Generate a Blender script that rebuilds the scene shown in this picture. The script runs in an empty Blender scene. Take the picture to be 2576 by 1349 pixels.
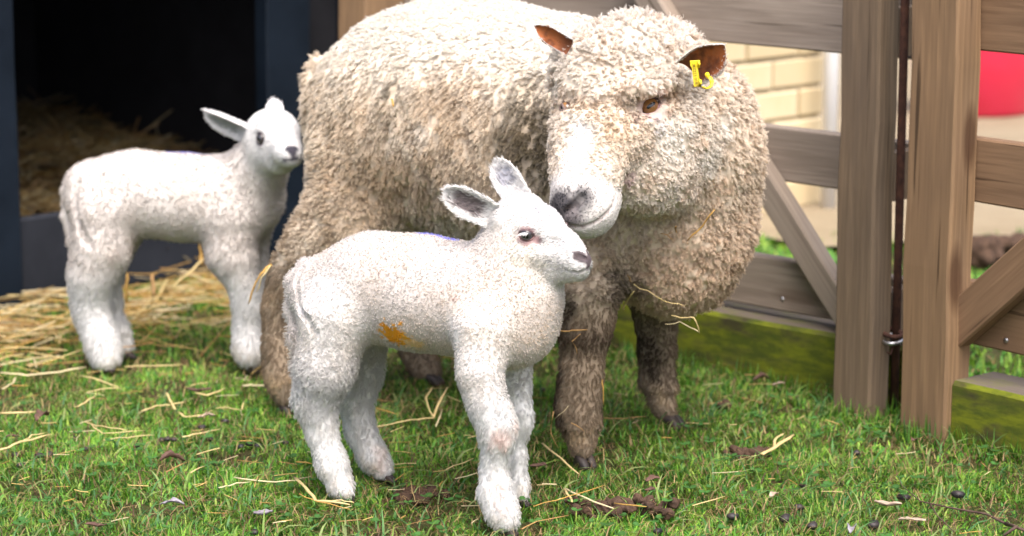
import bpy, math, random
import numpy as np
from mathutils import Vector, Matrix
random.seed(7)
RNG = np.random.default_rng(11)
R_ = math.radians

# ------------------------------------------------------------------ camera
SC = bpy.context.scene
COL = SC.collection
PITCH = R_(10.66)
CAM_H = 1.0
cam_d = bpy.data.cameras.new('camera')
cam = bpy.data.objects.new('camera', cam_d)
COL.objects.link(cam)
cam.location = (0, 0, CAM_H)
cam.rotation_euler = (R_(90) - PITCH, 0, 0)
cam_d.sensor_width = 36.0
cam_d.lens = 85.0
cam_d.clip_start = 0.05
cam_d.clip_end = 500
cam_d.dof.use_dof = True
cam_d.dof.focus_distance = 3.48
cam_d.dof.aperture_fstop = 3.9
SC.camera = cam

# ------------------------------------------------------------------ sky, sun, exposure
SUN_EL, SUN_AZ = R_(62), R_(165)      # azimuth from +Y (away from the camera) towards +X
world = bpy.data.worlds.new('World')
SC.world = world
world.use_nodes = True
wn = world.node_tree.nodes
wl = world.node_tree.links
wn.clear()
sky = wn.new('ShaderNodeTexSky')
sky.sky_type = 'NISHITA'
sky.sun_disc = False
sky.sun_elevation = SUN_EL
sky.sun_rotation = SUN_AZ
sky.air_density = 0.8
sky.dust_density = 7.0
sky.ozone_density = 1.0
bg = wn.new('ShaderNodeBackground')
bg.inputs['Strength'].default_value = 0.15
wo = wn.new('ShaderNodeOutputWorld')
wl.new(sky.outputs[0], bg.inputs[0])
wl.new(bg.outputs[0], wo.inputs[0])
sun_d = bpy.data.lights.new('sun', 'SUN')
sun_d.energy = 1.5
sun_d.angle = R_(50)
sun_d.color = (1.0, 0.985, 0.975)
sun = bpy.data.objects.new('sun', sun_d)
COL.objects.link(sun)
sdir = Vector((math.sin(SUN_AZ) * math.cos(SUN_EL), math.cos(SUN_AZ) * math.cos(SUN_EL), math.sin(SUN_EL)))
sun.rotation_euler = (-sdir).to_track_quat('-Z', 'Y').to_euler()
SC.view_settings.view_transform = 'Standard'
SC.view_settings.look = 'None'
SC.view_settings.gamma = 1.0
SC.view_settings.exposure = 1.12
SC.cycles.max_bounces = 8
SC.cycles.diffuse_bounces = 5
SC.cycles.glossy_bounces = 2
SC.cycles.transmission_bounces = 4
SC.cycles.transparent_max_bounces = 6
SC.cycles.use_denoising = True
SC.cycles_curves.shape = 'RIBBONS'
SC.cycles_curves.subdivisions = 2

# ------------------------------------------------------------------ placing helpers (metres)
FPX = 6082.0
CP, SP = math.cos(PITCH), math.sin(PITCH)

def P(px, py, D):
    """world point at horizontal distance D in the direction of photo position (px, py)"""
    a = (px - 1288.0) / FPX
    b = (674.5 - py) / FPX
    y = CP + b * SP
    z = -SP + b * CP
    t = D / y
    return np.array((a * t, D, CAM_H + z * t))

def G(px, py, z=0.0):
    a = (px - 1288.0) / FPX
    b = (674.5 - py) / FPX
    y = CP + b * SP
    zz = -SP + b * CP
    t = (z - CAM_H) / zz
    return np.array((a * t, y * t, z))

def M(r, D):
    """metres for r photo pixels at distance D"""
    return r * D * 1.02 / FPX

def ray(px, py):
    a = (px - 1288.0) / FPX
    b = (674.5 - py) / FPX
    d = np.array((a, CP + b * SP, -SP + b * CP))
    return d / np.linalg.norm(d)

def nrm(v):
    v = np.asarray(v, float)
    return v / max(1e-9, np.linalg.norm(v))

# ------------------------------------------------------------------ noise (numpy)
def _hash(ix, iy, iz, s):
    h = (ix * 374761393 + iy * 668265263 + iz * 2147483647 + s * 974634777) & 0xffffffff
    h = ((h ^ (h >> 13)) * 1274126177) & 0xffffffff
    h = h ^ (h >> 16)
    return (h & 0xffff).astype(np.float32) / 65535.0

def vnoise(p, scale, seed=0):
    q = np.asarray(p, np.float64) * scale + 1000.0
    i = np.floor(q).astype(np.int64)
    f = (q - i).astype(np.float32)
    f = f * f * (3 - 2 * f)
    out = 0
    for dx in (0, 1):
        wx = f[:, 0] if dx else 1 - f[:, 0]
        for dy in (0, 1):
            wy = f[:, 1] if dy else 1 - f[:, 1]
            for dz in (0, 1):
                wz = f[:, 2] if dz else 1 - f[:, 2]
                out = out + wx * wy * wz * _hash(i[:, 0] + dx, i[:, 1] + dy, i[:, 2] + dz, seed)
    return out * 2 - 1

def fbm(p, scale, seed=0, octs=3):
    o, a, t = 0, 1.0, 0
    for k in range(octs):
        o = o + a * vnoise(p, scale * 2.03 ** k, seed + k * 17)
        t += a
        a *= .5
    return o / t

def worley(p, scale, seed=0):
    """distance to the nearest feature point, in cells"""
    q = np.asarray(p, np.float64) * scale + 1000.0
    i = np.floor(q).astype(np.int64)
    best = np.full(len(q), 9.0)
    for dx in (-1, 0, 1):
        for dy in (-1, 0, 1):
            for dz in (-1, 0, 1):
                c = i + (dx, dy, dz)
                o = np.stack([_hash(c[:, 0], c[:, 1], c[:, 2], seed + k) for k in (1, 2, 3)], 1)
                d = ((c + o - q) ** 2).sum(1)
                best = np.minimum(best, d)
    return np.sqrt(best).astype(np.float32)

def sstep(a, b, x):
    t = np.clip((x - a) / (b - a), 0, 1)
    return t * t * (3 - 2 * t)

# ------------------------------------------------------------------ objects
def link(o, parent=None):
    COL.objects.link(o)
    if parent is not None:
        o.parent = parent
    return o

def tag(o, label=None, cat=None, group=None, kind=None):
    if label: o['label'] = label
    if cat: o['category'] = cat
    if group: o['group'] = group
    if kind: o['kind'] = kind
    return o

def mesh_obj(name, verts, faces, mat, parent=None, smooth=True, cols=None):
    me = bpy.data.meshes.new(name)
    if isinstance(verts, np.ndarray):
        verts = verts.tolist()
    if isinstance(faces, np.ndarray):
        faces = faces.tolist()
    me.from_pydata(verts, [], faces)
    if cols is not None:
        ca = me.color_attributes.new('col', 'FLOAT_COLOR', 'POINT')
        c4 = np.ones((len(verts), 4), np.float32)
        c4[:, :3] = cols
        ca.data.foreach_set('color', c4.ravel())
    if smooth:
        me.polygons.foreach_set('use_smooth', np.ones(len(me.polygons), bool))
    if mat is not None:
        me.materials.append(mat)
    me.update()
    o = bpy.data.objects.new(name, me)
    return link(o, parent)

def fast_mesh(name, V, F, mat, parent=None, cols=None, smooth=True):
    """V (n,3), F (m,k) constant k"""
    me = bpy.data.meshes.new(name)
    n, m, k = len(V), len(F), F.shape[1]
    me.vertices.add(n)
    me.vertices.foreach_set('co', np.asarray(V, np.float32).ravel())
    me.loops.add(m * k)
    me.loops.foreach_set('vertex_index', np.asarray(F, np.int32).ravel())
    me.polygons.add(m)
    me.polygons.foreach_set('loop_start', np.arange(0, m * k, k, dtype=np.int32))
    me.polygons.foreach_set('loop_total', np.full(m, k, np.int32))
    me.polygons.foreach_set('use_smooth', np.full(m, smooth, bool))
    me.update(calc_edges=True)
    if cols is not None:
        ca = me.color_attributes.new('col', 'FLOAT_COLOR', 'POINT')
        c4 = np.ones((n, 4), np.float32)
        c4[:, :3] = cols
        ca.data.foreach_set('color', c4.ravel())
    if mat is not None:
        me.materials.append(mat)
    me.validate()
    o = bpy.data.objects.new(name, me)
    return link(o, parent)

def hair_obj(name, pts, rad, cols, mat, parent=None):
    """pts (n,k,3), rad (n,k) or (k,), cols (n,k,3) or (n,3)"""
    n, k = pts.shape[:2]
    cu = bpy.data.hair_curves.new(name)
    cu.add_curves([k] * n)
    cu.attributes['position'].data.foreach_set('vector', pts.astype(np.float32).ravel())
    ra = cu.attributes.new('radius', 'FLOAT', 'POINT')
    rr = np.broadcast_to(rad, (n, k)).astype(np.float32)
    ra.data.foreach_set('value', np.ascontiguousarray(rr).ravel())
    if cols.ndim == 2:
        cols = np.repeat(cols[:, None, :], k, 1)
    c4 = np.ones((n, k, 4), np.float32)
    c4[:, :, :3] = cols
    ca = cu.attributes.new('col', 'FLOAT_COLOR', 'POINT')
    ca.data.foreach_set('color', c4.ravel())
    cu.materials.append(mat)
    o = bpy.data.objects.new(name, cu)
    return link(o, parent)

# ------------------------------------------------------------------ materials
class NT:
    def __init__(s, name):
        s.m = bpy.data.materials.new(name)
        s.m.use_nodes = True
        s.t = s.m.node_tree
        s.t.nodes.clear()
        s.out = s.t.nodes.new('ShaderNodeOutputMaterial')
        s.b = s.t.nodes.new('ShaderNodeBsdfPrincipled')
        s.t.links.new(s.b.outputs[0], s.out.inputs[0])
    def n(s, typ, **kw):
        nd = s.t.nodes.new(typ)
        for k, v in kw.items():
            if k in nd.inputs:
                nd.inputs[k].default_value = v
            else:
                setattr(nd, k, v)
        return nd
    def l(s, a, b):
        s.t.links.new(a, b)
    def coord(s, scale=(1, 1, 1), kind='Object'):
        tc = s.n('ShaderNodeTexCoord')
        mp = s.n('ShaderNodeMapping')
        mp.inputs['Scale'].default_value = scale
        s.l(tc.outputs[kind], mp.inputs[0])
        return mp.outputs[0]
    def noise(s, vec, scale, detail=4, rough=.5, dist=0.0):
        nd = s.n('ShaderNodeTexNoise')
        nd.inputs['Scale'].default_value = scale
        nd.inputs['Detail'].default_value = detail
        nd.inputs['Roughness'].default_value = rough
        nd.inputs['Distortion'].default_value = dist
        if vec is not None:
            s.l(vec, nd.inputs['Vector'])
        return nd.outputs['Fac']
    def ramp(s, fac, stops):
        r = s.n('ShaderNodeValToRGB')
        els = r.color_ramp.elements
        while len(els) < len(stops):
            els.new(.5)
        for e, (p, c) in zip(els, stops):
            e.position = p
            e.color = (c[0], c[1], c[2], 1) if not isinstance(c, (int, float)) else (c, c, c, 1)
        s.l(fac, r.inputs[0])
        return r.outputs[0]
    def mix(s, fac, a, b, blend='MIX'):
        m = s.n('ShaderNodeMix', data_type='RGBA', blend_type=blend)
        for sock, v in ((m.inputs[0], fac), (m.inputs[6], a), (m.inputs[7], b)):
            if hasattr(v, 'is_output') or isinstance(v, bpy.types.NodeSocket):
                s.l(v, sock)
            elif isinstance(v, (int, float)):
                sock.default_value = v if sock.type == 'VALUE' else (v, v, v, 1)
            else:
                sock.default_value = (*v, 1)
        return m.outputs[2]
    def bump(s, h, strength=.3, dist=.01):
        b = s.n('ShaderNodeBump')
        b.inputs['Strength'].default_value = strength
        b.inputs['Distance'].default_value = dist
        s.l(h, b.inputs['Height'])
        s.l(b.outputs[0], s.b.inputs['Normal'])
    def base(s, v):
        if isinstance(v, bpy.types.NodeSocket):
            s.l(v, s.b.inputs['Base Color'])
        else:
            s.b.inputs['Base Color'].default_value = (*v, 1)
    def set(s, rough=.7, spec=.3, **kw):
        s.b.inputs['Roughness'].default_value = rough
        s.b.inputs['Specular IOR Level'].default_value = spec
        for k, v in kw.items():
            s.b.inputs[k].default_value = v
        return s

def attr_col(nt, name='col'):
    a = nt.n('ShaderNodeAttribute')
    a.attribute_name = name
    return a.outputs['Color']

def mat_fiber(name, transl=.35, rough=.9, spec=.04):
    t = NT(name)
    c = attr_col(t)
    t.base(c)
    t.set(rough=rough, spec=spec)
    tr = t.n('ShaderNodeBsdfTranslucent')
    t.l(c, tr.inputs[0])
    mx = t.n('ShaderNodeMixShader')
    mx.inputs[0].default_value = transl
    t.l(t.b.outputs[0], mx.inputs[1])
    t.l(tr.outputs[0], mx.inputs[2])
    t.l(mx.outputs[0], t.out.inputs[0])
    return t.m

def mat_skin(name, bscale=260, bstr=.5):
    t = NT(name)
    c = attr_col(t)
    v = t.coord()
    n = t.noise(v, bscale, 3, .6)
    t.base(t.mix(t.ramp(n, [(.3, .15), (.7, .0)]), c, (.25, .2, .16)))
    t.set(rough=.8, spec=.12)
    t.bump(n, bstr, .002)
    return t.m
# ------------------------------------------------------------------ animal bodies: signed distance shapes -> one continuous mesh
MT_wool = mat_fiber('wool_fiber')
MT_skin = mat_skin('animal_skin')

class Shape:
    def __init__(s):
        s.pr = []
    def cone(s, a, b, ra, rb, k=.02, g='torso', sub=False):
        s.pr.append(('c', np.array(a, np.float32), np.array(b, np.float32), ra, rb, k, g, sub))
    def chain(s, pts, k=.02, g='torso', sub=False):
        """pts: (point, radius)"""
        if len(pts) == 1:
            s.cone(pts[0][0], pts[0][0] + np.array((0, 0, 1e-4)), pts[0][1], pts[0][1], k, g, sub)
        for (a, ra), (b, rb) in zip(pts[:-1], pts[1:]):
            s.cone(a, b, ra, rb, k, g, sub)
    def ell(s, c, axes, radii, k=.02, g='torso', sub=False):
        """axes rows = local axes"""
        s.pr.append(('e', np.array(c, np.float32), np.array(axes, np.float32), np.array(radii, np.float32), None, k, g, sub))
    def prim(s, q, p):
        if q[0] == 'c':
            a, b, ra, rb = q[1:5]
            ba = b - a
            t = np.clip(((p - a) @ ba) / float(ba @ ba), 0, 1)
            d = p - a - t[:, None] * ba
            return np.sqrt((d * d).sum(1)) - (ra + t * (rb - ra))
        c, ax, rd = q[1:4]
        l = (p - c) @ ax.T
        k0 = np.sqrt(((l / rd) ** 2).sum(1))
        k1 = np.sqrt(((l / rd ** 2) ** 2).sum(1)) + 1e-6
        return k0 * (k0 - 1) / k1
    def __call__(s, p, groups=None):
        p = np.asarray(p, np.float32)
        d = np.full(len(p), 10.0, np.float32)
        gd = {}
        for q in s.pr:
            x = s.prim(q, p)
            k, g, sub = q[5:8]
            if sub:
                x = -x
                h = np.clip(.5 - .5 * (d - x) / k, 0, 1)
                d = d * (1 - h) + x * h + k * h * (1 - h)
            else:
                h = np.clip(.5 + .5 * (d - x) / k, 0, 1)
                d = d * (1 - h) + x * h - k * h * (1 - h)
                if groups is not None:
                    gd[g] = np.minimum(gd[g], x) if g in gd else x
        return (d, gd) if groups is not None else d
    def bounds(s):
        lo, hi = np.full(3, 9.), np.full(3, -9.)
        for q in s.pr:
            if q[7]: continue
            if q[0] == 'c':
                for c, r in ((q[1], q[3]), (q[2], q[4])):
                    lo = np.minimum(lo, c - r); hi = np.maximum(hi, c + r)
            else:
                r = max(q[3]); lo = np.minimum(lo, q[1] - r); hi = np.maximum(hi, q[1] + r)
        return lo - .03, hi + .03
    def grad(s, p, e=.0008):
        g = np.zeros((len(p), 3), np.float32)
        for k in np.array([(1, -1, -1), (-1, -1, 1), (-1, 1, -1), (1, 1, 1)], np.float32):
            g += k * s(p + k * e)[:, None]
        return g / (np.linalg.norm(g, axis=1, keepdims=True) + 1e-9)
    def hit(s, px, py):
        o = np.array((0, 0, CAM_H)); d = ray(px, py)
        t = 2.6
        for _ in range(160):
            x = float(s((o + d * t)[None])[0])
            if x < 3e-4: break
            t += x * .8
            if t > 8: return None
        p = o + d * t
        return p, s.grad(p[None])[0].astype(float)
    def mesh(s, h):
        lo, hi = s.bounds()
        c = 8
        n = np.ceil((hi - lo) / (h * c)).astype(int)
        # coarse corner grid
        gc = [lo[i] + np.arange(n[i] + 1) * h * c for i in range(3)]
        X = np.stack(np.meshgrid(*gc, indexing='ij'), -1).reshape(-1, 3)
        dc = s(X).reshape(n + 1)
        # blocks whose centre may hold surface
        mc = [lo[i] + (np.arange(n[i]) + .5) * h * c for i in range(3)]
        Xc = np.stack(np.meshgrid(*mc, indexing='ij'), -1).reshape(-1, 3)
        dm = s(Xc).reshape(n)
        act = np.abs(dm) < h * c * 1.05
        N = n * c + 1
        val = np.where(np.repeat(np.repeat(np.repeat(dm, c, 0), c, 1), c, 2) < 0, -1.0, 1.0).astype(np.float32)
        val = np.pad(val, ((0, 1),) * 3, mode='edge')
        bi = np.argwhere(act)
        off = np.stack(np.meshgrid(*[np.arange(c + 1)] * 3, indexing='ij'), -1).reshape(-1, 3)
        idx = (bi[:, None] * c + off[None]).reshape(-1, 3)
        flat = np.unique(np.ravel_multi_index(idx.T, N))
        ijk = np.stack(np.unravel_index(flat, N), 1)
        val.ravel()[flat] = s(lo + ijk * h)
        sg = val < 0
        cs = np.zeros(tuple(N - 1), np.int8)
        for dx in (0, 1):
            for dy in (0, 1):
                for dz in (0, 1):
                    cs += sg[dx:N[0] - 1 + dx, dy:N[1] - 1 + dy, dz:N[2] - 1 + dz]
        cell = (cs > 0) & (cs < 8)
        ci = np.argwhere(cell)
        vid = np.full(cell.shape, -1, np.int64)
        vid[cell] = np.arange(len(ci))
        acc = np.zeros((len(ci), 3)); cnt = np.zeros(len(ci))
        for ax in range(3):
            for a in (0, 1):
                for b in (0, 1):
                    o0 = [0, 0, 0]; oth = [i for i in range(3) if i != ax]
                    o0[oth[0]] = a; o0[oth[1]] = b
                    o1 = list(o0); o1[ax] = 1
                    v0 = val[tuple((ci + o0).T)]; v1 = val[tuple((ci + o1).T)]
                    m = (v0 < 0) != (v1 < 0)
                    t = np.where(m, v0 / np.where(m, v0 - v1, 1), 0)
                    p = ci + np.array(o0, float)
                    p[:, ax] += t
                    acc[m] += p[m]; cnt[m] += 1
        V = lo + acc / cnt[:, None] * h
        F = []
        for ax in range(3):
            sl0 = [slice(None)] * 3; sl1 = [slice(None)] * 3
            sl0[ax] = slice(0, N[ax] - 1); sl1[ax] = slice(1, N[ax])
            d = sg[tuple(sl0)] != sg[tuple(sl1)]
            e = np.argwhere(d)
            oth = [(ax + 1) % 3, (ax + 2) % 3]
            ok = (e[:, oth[0]] > 0) & (e[:, oth[1]] > 0) & (e[:, oth[0]] < N[oth[0]] - 1) & (e[:, oth[1]] < N[oth[1]] - 1)
            e = e[ok]
            qs = []
            for a, b in ((-1, -1), (0, -1), (0, 0), (-1, 0)):
                c_ = e.copy(); c_[:, oth[0]] += a; c_[:, oth[1]] += b
                qs.append(vid[tuple(c_.T)])
            q = np.stack(qs, 1)
            inside0 = sg[tuple(e.T)]
            q[~inside0] = q[~inside0][:, ::-1]
            F.append(q)
        F = np.concatenate(F)
        F = F[(F >= 0).all(1)]
        for _ in range(2):
            d = s(V); g = s.grad(V)
            V = V - g * np.clip(d, -h, h)[:, None] * .9
        return V.astype(np.float64), F, s.grad(V)

def ear_mesh(base, tip, face, w, cup=.5, th=.004, nu=22, nv=13, tipround=.55, bend=0.0, basew=.55):
    """leaf shaped cupped ear; returns V, F, N, inner mask, rim mask"""
    base, tip = np.array(base, float), np.array(tip, float)
    ax = tip - base; L = np.linalg.norm(ax); ax /= L
    f = np.array(face, float); f -= ax * (f @ ax); f = nrm(f)
    c = np.cross(ax, f)
    u = np.linspace(0, 1, nu); v = np.linspace(-1, 1, nv)
    prof = np.where(u < .5, basew + (1 - basew) * np.sin(np.pi * np.clip(u / .5, 0, 1) / 2), np.maximum(0, 1 - ((u - .5) / .5) ** 2) ** tipround)
    U, W = np.meshgrid(u, v, indexing='ij')
    Wd = prof[:, None] * w
    ctr = base + ax * (U * L)[..., None] + f * (bend * L * U ** 2)[..., None]
    Pf = ctr + c * (W * Wd)[..., None] + f * (cup * Wd * np.abs(W) ** 2.2)[..., None]
    Pb = Pf - f * (th * (1 - .75 * np.abs(W) ** 2) * (1 - .6 * U))[..., None]
    Vs = np.concatenate([Pf.reshape(-1, 3), Pb.reshape(-1, 3)])
    F = []
    n = nu * nv
    for i in range(nu - 1):
        for j in range(nv - 1):
            a = i * nv + j
            F.append((a, a + nv, a + nv + 1, a + 1))
            F.append((n + a, n + a + 1, n + a + nv + 1, n + a + nv))
    for i in range(nu - 1):
        for j, s_ in ((0, 0), (nv - 1, 1)):
            a = i * nv + j; b = a + nv
            F.append((a, n + a, n + b, b) if s_ == 0 else (a, b, n + b, n + a))
    for j in range(nv - 1):
        a = (nu - 1) * nv + j
        F.append((a, n + a, n + a + 1, a + 1))
    F = np.array(F)
    N = np.zeros_like(Vs)
    q = Vs[F]
    fn = np.cross(q[:, 2] - q[:, 0], q[:, 3] - q[:, 1])
    # orient by building convention: flip so that front faces look along f
    fi = F[:, 0] < n
    sgn = np.sign((fn[:200:2] @ f).mean())
    fn = fn * (sgn if sgn else 1)
    for k in range(4):
        np.add.at(N, F[:, k], fn)
    N /= np.linalg.norm(N, axis=1, keepdims=True) + 1e-12
    if sgn < 0:
        F = F[:, ::-1]
    inner = np.concatenate([np.ones(n), np.zeros(n)])
    vv = np.abs(np.concatenate([W.ravel(), W.ravel()])); uu = np.concatenate([U.ravel(), U.ravel()])
    rim = np.maximum(sstep(.62, .85, vv), sstep(.80, .93, uu))
    return Vs, F, N, inner, rim, uu, np.concatenate([W.ravel(), W.ravel()])

def ring_mesh(c, n, up, a, b, r, sph, nu=28, nv=8, tilt=0., outer=0.0):
    """almond ring round an eye, wrapped on a ball of radius sph centred sph behind c"""
    n = nrm(n); e1 = nrm(np.cross(up, n)); e2 = np.cross(n, e1)
    e1, e2 = e1 * math.cos(tilt) + e2 * math.sin(tilt), -e1 * math.sin(tilt) + e2 * math.cos(tilt)
    V = []
    cc = c - n * sph
    for i in range(nu):
        t = 2 * math.pi * i / nu
        x = a * math.cos(t); y = b * math.sin(t) * (1 - .35 * abs(math.cos(t)) ** 3)
        d = nrm(n * math.sqrt(max(1e-9, sph ** 2 - min(x * x + y * y, .96 * sph ** 2))) + e1 * x + e2 * y)
        ctr = cc + d * (sph + r * .3)
        outv = nrm(e1 * math.cos(t) * b + e2 * math.sin(t) * a)
        outv = nrm(outv - d * (outv @ d))
        for j in range(nv):
            p = 2 * math.pi * j / nv
            V.append(ctr + (outv * math.cos(p) * (1 + outer) + d * math.sin(p)) * r)
    F = []
    for i in range(nu):
        for j in range(nv):
            F.append((i * nv + j, ((i + 1) % nu) * nv + j, ((i + 1) % nu) * nv + (j + 1) % nv, i * nv + (j + 1) % nv))
    V = np.array(V)
    F = np.array(F)
    N = V.reshape(nu, nv, 3) - V.reshape(nu, nv, 3).mean(1, keepdims=True)
    N = N.reshape(-1, 3); N /= np.linalg.norm(N, axis=1, keepdims=True)
    return V, F, N

def mat_eye(name, iris, iris2, slot=(.5, .2), iris_r=.82):
    t = NT(name)
    tc = t.n('ShaderNodeTexCoord')
    sx = t.n('ShaderNodeSeparateXYZ')
    t.l(tc.outputs['Object'], sx.inputs[0])
    def m(op, a, b=None):
        n = t.n('ShaderNodeMath', operation=op)
        for i, v in enumerate((a, b)):
            if v is None: continue
            if isinstance(v, (int, float)): n.inputs[i].default_value = v
            else: t.l(v, n.inputs[i])
        return n.outputs[0]
    x2 = m('POWER', m('ABSOLUTE', m('DIVIDE', sx.outputs[0], slot[0])), 3.0)
    y2 = m('POWER', m('ABSOLUTE', m('DIVIDE', sx.outputs[1], slot[1])), 3.0)
    pup = m('LESS_THAN', m('ADD', x2, y2), 1.0)
    rr = m('SQRT', m('ADD', m('POWER', m('ABSOLUTE', sx.outputs[0]), 2.0), m('POWER', m('ABSOLUTE', sx.outputs[1]), 2.0)))
    nz = t.noise(tc.outputs['Object'], 9, 3, .6)
    ic = t.mix(nz, iris, iris2)
    lim = t.ramp(rr, [(iris_r - .12, 0.0), (iris_r, 1.0)])
    c = t.mix(lim, ic, (.05, .03, .025))
    c = t.mix(pup, c, (.004, .004, .006))
    t.base(c)
    t.set(rough=.12, spec=.5)
    t.b.inputs['Coat Weight'].default_value = .5
    t.b.inputs['Coat Roughness'].default_value = .02
    return t.m

def ball_part(name, c, n, up, r, mat, parent, tilt=0):
    """eyeball of unit local radius scaled to r: local Z looks out of the head, local X along the lids"""
    n = nrm(n); e1 = nrm(np.cross(up, n)); e2 = np.cross(n, e1)
    e1, e2 = e1 * math.cos(tilt) + e2 * math.sin(tilt), -e1 * math.sin(tilt) + e2 * math.cos(tilt)
    V, F = [], []
    nu, nv = 24, 16
    for i in range(nv + 1):
        th = math.pi * i / nv
        for j in range(nu):
            ph = 2 * math.pi * j / nu
            V.append((math.sin(th) * math.cos(ph), math.sin(th) * math.sin(ph), math.cos(th)))
    for i in range(nv):
        for j in range(nu):
            F.append((i * nu + j, (i + 1) * nu + j, (i + 1) * nu + (j + 1) % nu, i * nu + (j + 1) % nu))
    o = mesh_obj(name, V, F, mat, parent)
    m = Matrix(((e1[0], e2[0], n[0], c[0]), (e1[1], e2[1], n[1], c[1]), (e1[2], e2[2], n[2], c[2]), (0, 0, 0, 1)))
    o.matrix_world = m @ Matrix.Scale(r, 4)
    return o

def grow(V, F, N, at, dens, nper, lock_r, length, comb, curl, turns, rad, clump, col, colvar, k=6, seed=1, lift=.6, wav=0.0, base_dark=.85, tipcol=None, cells=()):
    """locks of fibres on a mesh. at: dict of per-vertex arrays used below (length scale, comb dir, colour ...)
    dens: locks per m2 (per-vertex array), others per vertex arrays or scalars. Returns pts, rad, cols"""
    rg = np.random.default_rng(seed)
    q = V[F]
    area = .5 * np.linalg.norm(np.cross(q[:, 2] - q[:, 0], q[:, 3] - q[:, 1]), axis=1)
    nv = len(V)
    def pv(x):
        x = np.asarray(x, np.float32)
        return np.full(nv, x, np.float32) if x.ndim == 0 else x
    dens = pv(dens)
    w = area * dens[F].mean(1)
    n = int(w.sum())
    cdf = np.cumsum(w); cdf /= cdf[-1]
    fi = np.searchsorted(cdf, rg.random(n))
    a, b = rg.random(n)[:, None], rg.random(n)[:, None]
    qq = q[fi]
    c = (qq[:, 0] * (1 - a) + qq[:, 1] * a) * (1 - b) + (qq[:, 3] * (1 - a) + qq[:, 2] * a) * b
    vi = F[fi, rg.integers(0, 4, n)]
    nn = N[F[fi]].mean(1); nn /= np.linalg.norm(nn, axis=1, keepdims=True) + 1e-9
    keep = np.ones(n, bool); Lf = np.ones(n, np.float32)
    for sc_, wgt, sd_ in cells:
        wo = worley(c * np.array(sc_), 1.0, sd_); wv_ = pv(wgt)[vi]
        keep &= rg.random(n) > sstep(.50, .80, wo) * wv_ * .92
        Lf *= 1 + wv_ * (.22 - .55 * wo)
    c, vi, nn, Lf = c[keep], vi[keep], nn[keep], Lf[keep]; n = len(c)
    L = pv(length)[vi] * (.7 + .6 * rg.random(n)) * Lf; cb = comb[vi]; cu = pv(curl)[vi]; lr = pv(lock_r)[vi]
    tr = pv(turns)[vi]; rd = pv(rad)[vi]; cl = pv(clump)[vi]; lf = pv(lift)[vi]; wv = pv(wav)[vi]
    cc = col[vi] * (1 + colvar * (rg.random((n, 1)) - .5) * 2)
    cb = cb - nn * (cb * nn).sum(1, keepdims=True)
    cb = cb + .45 * rg.normal(size=(n, 3)) * wv[:, None]
    cb = cb - nn * (cb * nn).sum(1, keepdims=True)
    cb /= np.linalg.norm(cb, axis=1, keepdims=True) + 1e-9
    sd = np.cross(nn, cb)
    # strands
    m = nper
    rep = lambda x: np.repeat(x, m, 0)
    n_, c_, nn_, cb_, sd_ = n * m, rep(c), rep(nn), rep(cb), rep(sd)
    L_, cu_, lr_, tr_, rd_, cl_, cc_, lf_ = map(rep, (L, cu, lr, tr, rd, cl, cc, lf))
    ang = rg.random(n_) * 2 * np.pi; rr = np.sqrt(rg.random(n_)) * lr_
    ox = (np.cos(ang) * rr)[:, None] * cb_ + (np.sin(ang) * rr)[:, None] * sd_
    L_ = L_ * (.75 + .5 * rg.random(n_))
    ph0 = np.repeat(rg.random(n) * 2 * np.pi, m) + .5 * rg.normal(size=n_)
    hand = np.repeat(np.where(rg.random(n) < .5, -1., 1.), m)
    pts = np.zeros((n_, k, 3), np.float32)
    cols = np.zeros((n_, k, 3), np.float32)
    rads = np.zeros((n_, k), np.float32)
    for i in range(k):
        t = i / (k - 1)
        al = ph0 + hand * 2 * np.pi * tr_ * t
        cr = cu_ * min(1, t * 2.5)
        h = lf_ * t + (1 - lf_) * .35 * math.sin(math.pi * t * .8)
        p = c_ + ox * (1 - cl_ * t)[:, None] - nn_ * .0015 \
            + nn_ * (L_ * h)[:, None] + cb_ * (L_ * (1 - lf_) * (t ** 1.15))[:, None] \
            + sd_ * (np.cos(al) * cr)[:, None] + (nn_ * .6 + cb_ * .5) * (np.sin(al) * cr)[:, None]
        pts[:, i] = p
        tc = cc_ * (base_dark + (1 - base_dark) * t) if tipcol is None else cc_ * (1 - t) * base_dark + t * rep(tipcol[vi])
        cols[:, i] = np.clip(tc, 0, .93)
        rads[:, i] = rd_ * (1 - .65 * t)
    return pts, rads, cols

def hoof_part(c, fwd, size, mat, parent, up=(0, 0, 1)):
    """two-toed cloven hoof standing on z = ground under c"""
    f = nrm(np.array((fwd[0], fwd[1], 0.0))); s = np.array((-f[1], f[0], 0)); z = np.array((0, 0, 1.0))
    V, F = [], []
    for sg in (-1, 1):
        b0 = len(V)
        prof = [(-.55, .0), (.0, .02), (.60, .0), (.98, .08), (.90, .30), (.58, .62), (.20, .95), (-.35, .98), (-.62, .45)]
        for w, inset in ((.05, .10), (.10, .0), (.40, .0), (.54, .10), (.62, .34)):
            for x, h in prof:
                V.append(c + f * x * size * (1 - inset) + z * (h * size * .95 * (1 - inset * .6)) + s * sg * w * size)
        n = len(prof)
        for a in range(4):
            for i in range(n):
                j = (i + 1) % n
                F.append((b0 + a * n + i, b0 + a * n + j, b0 + (a + 1) * n + j, b0 + (a + 1) * n + i))
        F.append(tuple(b0 + i for i in range(n))[::-1])
        F.append(tuple(b0 + 4 * n + i for i in range(n)))
    return mesh_obj('hoof', V, F, mat, parent, smooth=True)

t = NT('hoof_horn')
nz = t.noise(t.coord(), 60, 4)
t.base(t.ramp(nz, [(.35, (.018, .014, .014)), (.7, (.06, .045, .038))]))
t.set(rough=.55, spec=.4)
MT_hoof = t.m
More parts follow.
